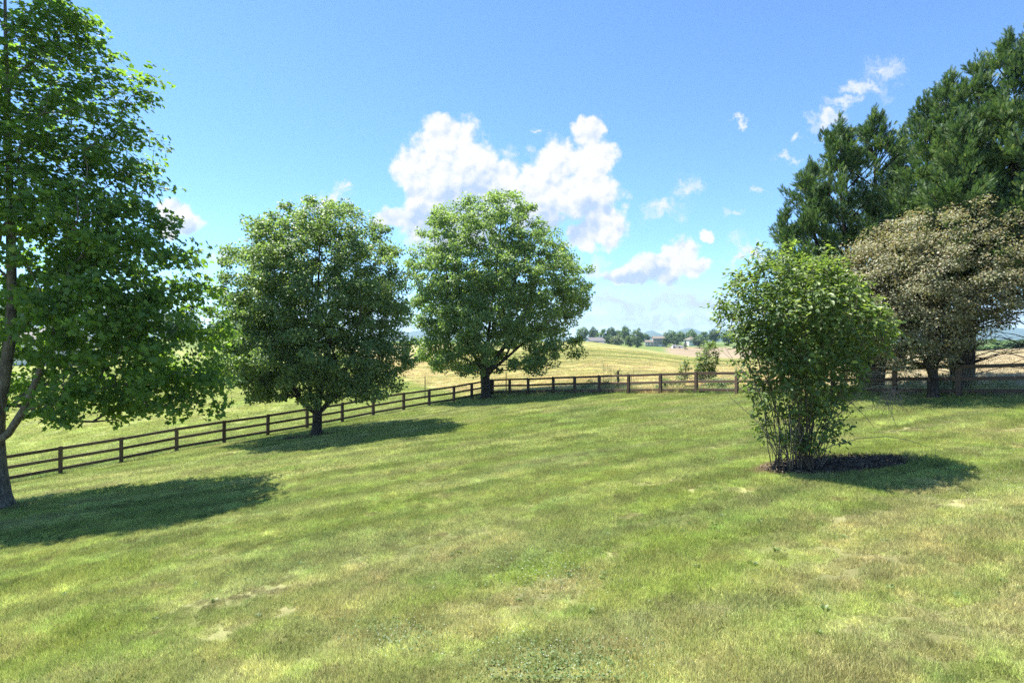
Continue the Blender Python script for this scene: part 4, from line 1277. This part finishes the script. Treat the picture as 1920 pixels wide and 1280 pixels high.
# ------------------------------------------------------------------ distant trees
far_leaf = [leaf_mat('far_leaf_mid', (.060, .125, .030), (.130, .215, .058), (.22, .29, .075), .2, .6, .3),
            leaf_mat('far_leaf_dark', (.032, .075, .024), (.080, .140, .044), (.13, .19, .055), .15, .6, .3),
            leaf_mat('far_leaf_pale', (.12, .16, .07), (.22, .26, .13), (.30, .33, .17), .2, .6, .3),
            leaf_mat('far_leaf_lime', (.055, .10, .018), (.13, .19, .035), (.20, .25, .05), .25, .6, .3)]


def far_tree_mesh(seed, conifer=False):
    r = np.random.default_rng(seed)
    n = 60
    lob = r.normal(0, 1, (n, 3)); lob /= np.linalg.norm(lob, axis=1)[:, None]; lob *= (r.uniform(.25, 1, n) ** .5)[:, None]
    if conifer:
        z = r.uniform(.06, .97, n) ** 1.0; rr = .40 * (1 - z) ** .8 * r.uniform(.5, 1, n); th = r.uniform(0, 6.28, n)
        cen = np.stack([rr * np.cos(th), rr * np.sin(th), z], -1); rc = .055
    else:
        cen = np.stack([lob[:, 0] * .42, lob[:, 1] * .42, .55 + lob[:, 2] * .38], -1); rc = .13
    return foliage(cen, np.array([0, 0, .5]), r, 46, rc, .060 if not conifer else .04, KITE * [1, 1.3, 1], KITE_F, flat=.75, young_p=.25, zr=(0.1, 1), clump=.35, rnd=.7)

FT = [far_tree_mesh(s) for s in (71, 72, 73, 74)] + [far_tree_mesh(75, True)]
FTM = {}
tkm = MB().tube([(0, 0, -.03), (.005, 0, .2), (0, .006, .45), (.01, 0, .75)], [.028, .022, .016, .006], 7)
for k in range(7):
    a = k * 2.4; z0 = .22 + k * .06
    tkm.tube([(0, 0, z0), (.14 * math.cos(a), .14 * math.sin(a), z0 + .12), (.28 * math.cos(a), .28 * math.sin(a), z0 + .2)], [.012, .008, .003], 4)
TRUNK_FAR = tkm.mesh('trunk', True); TRUNK_FAR.materials.append(bark_dark)


def far_tree(px, py_top, wpx, y, kind, label, variant=0, sink=0.0, group='trees round the far houses'):
    x = U(px) * y; z = h(x, y) - sink
    ht = CZ + V(py_top) * y - z; wd = wpx * y / F
    me = FT[variant]
    key = (variant, kind)
    if key not in FTM:
        m2 = me.copy(); m2.materials.clear(); m2.materials.append(far_leaf[kind]); FTM[key] = m2
    root = empty('field_tree' if variant < 4 else 'conifer_tree', (x, y, z), random.uniform(0, 6.28))
    tag(root, label, 'tree', group)
    t_ = link('trunk', TRUNK_FAR, None, root); t_.scale = (ht, ht, ht)
    c_ = link('crown', FTM[key], None, root); c_.scale = (wd / .95, wd / .95, ht * (1.03 if variant < 4 else 1.0))
    return root

FTL = [(1092, 611, 26, 470, 0, 0, 'mid green far tree rising behind the grey house, next to the corner tree'),
       (1112, 613, 24, 480, 1, 1, 'far tree rising directly behind the grey house roof'),
       (1131, 616, 26, 460, 0, 2, 'far tree right behind the grey house, round topped'),
       (1146, 612.5, 22, 480, 1, 3, 'dark far tree with high round top right of the grey house'),
       (1141, 627, 20, 400, 1, 0, 'low dark tree at the right end of the grey house'),
       (1157, 628, 27, 385, 2, 1, 'pale grey-green round tree among the far trees'),
       (1160, 618, 24, 500, 3, 2, 'lighter far tree above the pale round tree'),
       (1173, 610.5, 22, 470, 0, 3, 'tallest pointed far tree right of the pale round tree'),
       (1182, 627, 22, 400, 3, 0, 'yellow-green tree just left of the darkest round tree'),
       (1195, 615.5, 27, 480, 0, 1, 'tall bushy far tree left of the brick house'),
       (1196, 630, 21, 390, 1, 2, 'darkest round tree standing at the edge of the far lawn'),
       (1210, 625, 20, 560, 1, 3, 'small far tree behind the low wing of the brick house'),
       (1256, 617.5, 26, 480, 0, 0, 'tall bushy far tree just right of the brick house'),
       (1249, 630, 14, 440, 1, 1, 'low dark tree touching the right wall of the brick house'),
       (1266, 630, 22, 440, 1, 2, 'dark round tree behind the white shed'),
       (1277, 621, 20, 490, 0, 3, 'mid green far tree between brick house and white house'),
       (1297, 618, 26, 520, 0, 1, 'far tree rising behind the white house'),
       (1311, 630, 30, 430, 1, 0, 'broad dark low tree in front of the white house, right side'),
       (1320, 621, 28, 510, 0, 2, 'far tree behind the broad dark low tree'),
       (1341, 616, 26, 480, 1, 3, 'far tree showing beside the tall shrub'),
       (1366, 620, 30, 470, 0, 0, 'far tree half hidden by the tall shrub')]
for (px, py, wp, y, kd, vr, lb) in FTL: far_tree(px, py, wp, y, kd, lb, vr)
far_tree(1285, 637, 13, 400, 1, 'small dark conifer on the far lawn in front of the sheds', 4)
for k, (px, py, wp, y, kd, vr, lb) in enumerate([
        (20, 560, 90, 260, 0, 0, 'hazy tree behind the tall left tree, beside its trunk'), (110, 575, 80, 280, 3, 1, 'tree behind the white house roof at far left'),
        (236, 566, 80, 240, 3, 2, 'pale green tree showing through gaps right of the white house'), (330, 585, 90, 270, 0, 3, 'tree behind the lower right boughs of the left tree'),
        (430, 596, 90, 290, 1, 1, 'tree beyond the meadow between the left tree and the forked tree'), (520, 600, 90, 320, 0, 0, 'tree beyond the meadow behind the forked tree')]):
    far_tree(px, py, wp, y, kd, lb, vr, group='trees beyond the left meadow')
for k, (px, py, wp, y, kd, vr, lb) in enumerate([
        (1660, 640, 120, 210, 1, 2, 'far tree seen under the leftmost evergreen'), (1770, 640, 120, 220, 1, 0, 'far tree seen between the two thick evergreen trunks'), (1870, 636, 120, 230, 0, 1, 'far tree on the far side of the pale field at right'),
        (1950, 634, 120, 215, 1, 3, 'far tree on the far side of the pale field at the right edge')]):
    far_tree(px, py, wp, y, kd, lb, vr, group='trees beyond the right field')


# ------------------------------------------------------------------ houses
def flat_mat(name, col, rough=.8, var=.12, scale=2.0):
    m, nt, out = new_mat(name)
    g = nt.nodes.new('ShaderNodeNewGeometry'); n = noise(nt, E(nt, g.outputs['Position']), scale, 3, .6)
    c = mix(nt, n, tuple(v * (1 - var) for v in col), tuple(min(1, v * (1 + var)) for v in col))
    b = nt.nodes.new('ShaderNodeBsdfPrincipled'); b.inputs['Roughness'].default_value = rough; nt.links.new(c.s, b.inputs['Base Color']); nt.links.new(b.outputs[0], out.inputs[0])
    return m

M_SLATE = flat_mat('siding_blue_grey', (.22, .26, .30)); M_BRICK = flat_mat('stone_grey', (.32, .30, .28)); M_WHITE = flat_mat('white_paint', (.72, .72, .70))
M_ROOFG = flat_mat('roof_grey', (.125, .12, .12)); M_ROOFB = flat_mat('roof_tan', (.125, .105, .082)); M_GLASS = flat_mat('window_glass', (.05, .06, .08), .15, .05)
M_DECK = flat_mat('deck_wood', (.42, .36, .26)); M_DARK = flat_mat('dark_resin', (.05, .05, .05)); M_TRIM = flat_mat('trim', (.75, .75, .73))


def walls_gable(w_, d_, eh, rh, axis='x'):
    mb = MB().box(-w_ / 2, w_ / 2, -d_ / 2, d_ / 2, -1.5, eh)
    if axis == 'x': mb.add([(-w_ / 2, -d_ / 2, eh), (-w_ / 2, d_ / 2, eh), (-w_ / 2, 0, eh + rh), (w_ / 2, -d_ / 2, eh), (w_ / 2, d_ / 2, eh), (w_ / 2, 0, eh + rh)], [(0, 2, 1), (3, 4, 5)])
    return mb


def roof_gable(w_, d_, eh, rh, ov=.35, th=.18):
    mb = MB(); k = rh / (d_ / 2)
    for s in (-1, 1):
        y0, z0 = s * (d_ / 2 + ov), eh - k * ov
        v = [(-w_ / 2 - ov, y0, z0), (w_ / 2 + ov, y0, z0), (w_ / 2 + ov, 0, eh + rh), (-w_ / 2 - ov, 0, eh + rh)]
        mb.add([(a, b_, c_ + .02) for a, b_, c_ in v] + [(a, b_, c_ + th) for a, b_, c_ in v], [(0, 1, 2, 3), (4, 5, 6, 7), (0, 1, 5, 4), (1, 2, 6, 5), (2, 3, 7, 6), (3, 0, 4, 7)])
    return mb


def roof_hip(w_, d_, eh, rh, ov=.4):
    a, b_ = w_ / 2 + ov, d_ / 2 + ov; q = max(a - b_, .2)
    return MB().add([(-a, -b_, eh), (a, -b_, eh), (a, b_, eh), (-a, b_, eh), (-q, 0, eh + rh), (q, 0, eh + rh), (-a, -b_, eh - .2), (a, -b_, eh - .2), (a, b_, eh - .2), (-a, b_, eh - .2)],
                    [(0, 1, 5, 4), (1, 2, 5), (2, 3, 4, 5), (3, 0, 4), (6, 7, 1, 0), (7, 8, 2, 1), (8, 9, 3, 2), (9, 6, 0, 3), (9, 8, 7, 6)])


def windows(root, d_, rects):
    for (x, z, w_, h_) in rects:
        o = MB().box(-w_ / 2 - .1, w_ / 2 + .1, -.05, 0.02, -h_ / 2 - .1, h_ / 2 + .1).build('window', M_TRIM, root); o.location = (x, -d_ / 2, z)
        MB().box(-w_ / 2, w_ / 2, -.075, -.052, -h_ / 2, h_ / 2).build('pane', M_GLASS, o)


def house(px, py_base, y, rz, label, name='house'):
    x = U(px) * y; root = empty(name, (x, y, h(x, y)), rz); tag(root, label, 'house' if name.endswith('house') else name.replace('_', ' ')); return root

# grey-blue house
o = house(1115, 645, 370, math.radians(22), 'grey-blue house with low pitched roof beyond the field crest'); W_, D_ = 11, 8
walls_gable(W_, D_, 3.6, 2.2).build('wall', M_SLATE, o); roof_gable(W_, D_, 3.6, 2.2).build('roof', M_ROOFG, o)
windows(o, D_, [(-3.8, 2.2, 1, 1.5), (-1.6, 2.2, 1, 1.5), (4.2, 2.2, 1, 1.5)])
MB().box(-.0, 3.4, -D_ / 2 - 2.2, -D_ / 2 - .02, -1.5, 1.9).build('porch', M_WHITE, o)
p_ = roof_gable(3.6, 2.6, 0, .9, .25).build('porch_roof', M_ROOFG, o); p_.location = (1.7, -D_ / 2 - 1.2, 1.95)
MB().box(-.4, .4, -.4, .4, 0, 1.6).build('chimney', M_BRICK, o).location = (3, .8, 4.6)
# big stone house
o = house(1235, 646, 455, math.radians(-8), 'three-storey grey stone house with tan roof and low wing on the far lawn'); W_, D_ = 9.4, 9
walls_gable(W_, D_, 6.3, 1.4).build('wall', M_BRICK, o); roof_gable(W_, D_, 6.3, 1.7).build('roof', M_ROOFB, o)
windows(o, D_, [(-3.2, 5.1, .9, 1.3), (-1.1, 5.1, .9, 1.3), (1.1, 5.1, .9, 1.3), (3.2, 5.1, 1.6, 1.3), (-3.2, 2.7, .9, 1.4), (-1.1, 2.7, .9, 1.4), (1.2, 2.7, 1.2, 1.5), (3.2, 2.7, 1.0, 1.4)])
d_ = MB().box(-1.2, 1.2, -.06, 0, -.9, 1.1).build('garage_door', M_WHITE, o); d_.location = (.6, -D_ / 2 - .01, .4)
MB().box(-5.9, .0, -3.2, 3.2, -1.5, 3.4).build('wing', M_BRICK, o).location = (-W_ / 2 - .02, .5, 0)
p_ = roof_gable(5.9, 6.4, 0, 1.5).build('wing_roof', M_ROOFB, o); p_.location = (-W_ / 2 - 3.0, .5, 3.42)
for xx in (-9.2, -6.8):
    q_ = MB().box(-.5, .5, -.05, .02, -.8, .8).build('window', M_TRIM, o); q_.location = (xx, -2.72, 1.9)
# white house with hip roof
o = house(1296, 642, 470, math.radians(15), 'white house with tan hipped roof half hidden by dark trees'); W_, D_ = 9, 8
MB().box(-W_ / 2, W_ / 2, -D_ / 2, D_ / 2, -1.5, 4.6).build('wall', M_WHITE, o); roof_hip(W_, D_, 4.62, 2.6).build('roof', M_ROOFB, o)
windows(o, D_, [(-2.6, 3.2, 1, 1.3), (0, 3.2, 1, 1.3), (2.6, 3.2, 1, 1.3)])
# sheds
for px, y, w_, d_, eh, rh, mw, mr, lb in ((1264, 425, 3.0, 3.0, 1.6, .9, M_WHITE, M_ROOFG, 'white gabled shed on the far lawn right of the stone house'),
                                         (1276, 425, 4.2, 2.6, 1.3, .7, M_WHITE, M_ROOFG, 'low long white shed left of the small conifer'),
                                         (1155, 342, 4.0, 3.0, 1.7, 1.0, M_WHITE, M_ROOFG, 'small grey-roofed shed below the pale round tree'),
                                         (1181, 352, 2.6, 2.4, 1.8, .6, M_WHITE, M_ROOFB, 'narrow pale shed left of the darkest round tree')):
    o = house(px, 0, y, random.uniform(-.3, .3), lb, 'garden_shed')
    walls_gable(w_, d_, eh, rh).build('wall', mw, o); roof_gable(w_, d_, eh, rh, .2, .1).build('roof', mr, o)
    q_ = MB().box(-.45, .45, -.04, .02, -.2, 1.25).build('door', M_DARK, o); q_.location = (-w_ * .15, -d_ / 2 - .005, .1)

# white house with a deck behind the big left tree
y = 118.; x = U(100) * y
o = empty('house', (x, y, h(x, y)), math.radians(-10)); tag(o, 'white house with grey roof and raised deck seen through the left tree', 'house')
W_, D_ = 11, 9
walls_gable(W_, D_, 4.6, 2.6).build('wall', M_WHITE, o); roof_gable(W_, D_, 4.6, 2.6).build('roof', M_ROOFG, o)
windows(o, D_, [(-3.5, 3.0, 1.1, 1.5), (-1.0, 3.0, 1.1, 1.5), (2.6, 3.0, 2.0, 1.9)])
pt = MB().box(W_ / 2 + .01, W_ / 2 + 3.0, -3.0, 3, 4.25, 4.5).build('porch_roof', M_ROOFG, o)
for xx, yy in ((W_ / 2 + 2.85, -2.85), (W_ / 2 + 2.85, 2.85), (W_ / 2 + .2, -2.85)): MB().box(-.1, .1, -.1, .1, 1.2, 4.25).build('porch_post', M_TRIM, o).location = (xx, yy, 0)
dk = MB().box(W_ / 2 + .01, W_ / 2 + 6.5, -4.2, 3.2, .95, 1.18).build('deck', M_DECK, o)
for k in range(9): MB().box(-.05, .05, -.05, .05, 1.18, 2.05).build('baluster', M_DECK, o).location = (W_ / 2 + .3 + k * .76, -4.1, 0)
MB().box(W_ / 2 + .05, W_ / 2 + 6.5, -4.16, -4.04, 2.05, 2.12).build('handrail', M_DECK, o)
for xx in (W_ / 2 + 1, W_ / 2 + 6.2): MB().box(-.08, .08, -.08, .08, -1, .95).build('deck_post', M_DECK, o).location = (xx, -4.0, 0)


def garden_chair(loc, rz, lb):
    c_ = empty('deck_chair', loc, rz); tag(c_, lb, 'chair', 'chairs on the deck')
    MB().box(-.28, .28, -.26, .26, .40, .45).build('seat', M_DARK, c_)
    q_ = MB().box(-.28, .28, -.03, .03, 0, .75).build('backrest', M_DARK, c_); q_.location = (0, .27, .44); q_.rotation_euler = (-.15, 0, 0)
    lm_ = MB().box(-.025, .025, -.025, .025, 0, .40).mesh('leg')
    for sx in (-.25, .25):
        for sy in (-.22, .22): link('leg', lm_, M_DARK, c_).location = (sx, sy, 0)
    for sx in (-.30, .30): MB().box(-.03, .03, -.26, .26, .62, .66).build('armrest', M_DARK, c_).location = (sx, 0, 0)

bpy.context.view_layer.update()
mw = o.matrix_world
for lx, ly, lb in ((W_ / 2 + 3.9, -2.0, 'dark chair on the deck nearest the white house'), (W_ / 2 + 5.4, -1.2, 'dark chair on the deck farther from the white house')):
    q = mw @ Vector((lx, ly, 1.185)); garden_chair(q, .6, lb)

# ------------------------------------------------------------------ summer haze
haze_mat, nt, out = new_mat('haze')
pv = nt.nodes.new('ShaderNodeVolumePrincipled')
pv.inputs['Color'].default_value = (.55, .78, 1.0, 1); pv.inputs['Density'].default_value = 1.25e-4; pv.inputs['Anisotropy'].default_value = .3
nt.links.new(pv.outputs[0], out.inputs['Volume'])
hz = MB().box(-6000, 6000, -5700, 5700, -90, 116).build('haze', haze_mat); tag(hz, 'thin summer haze over the valley', 'haze', kind='stuff')
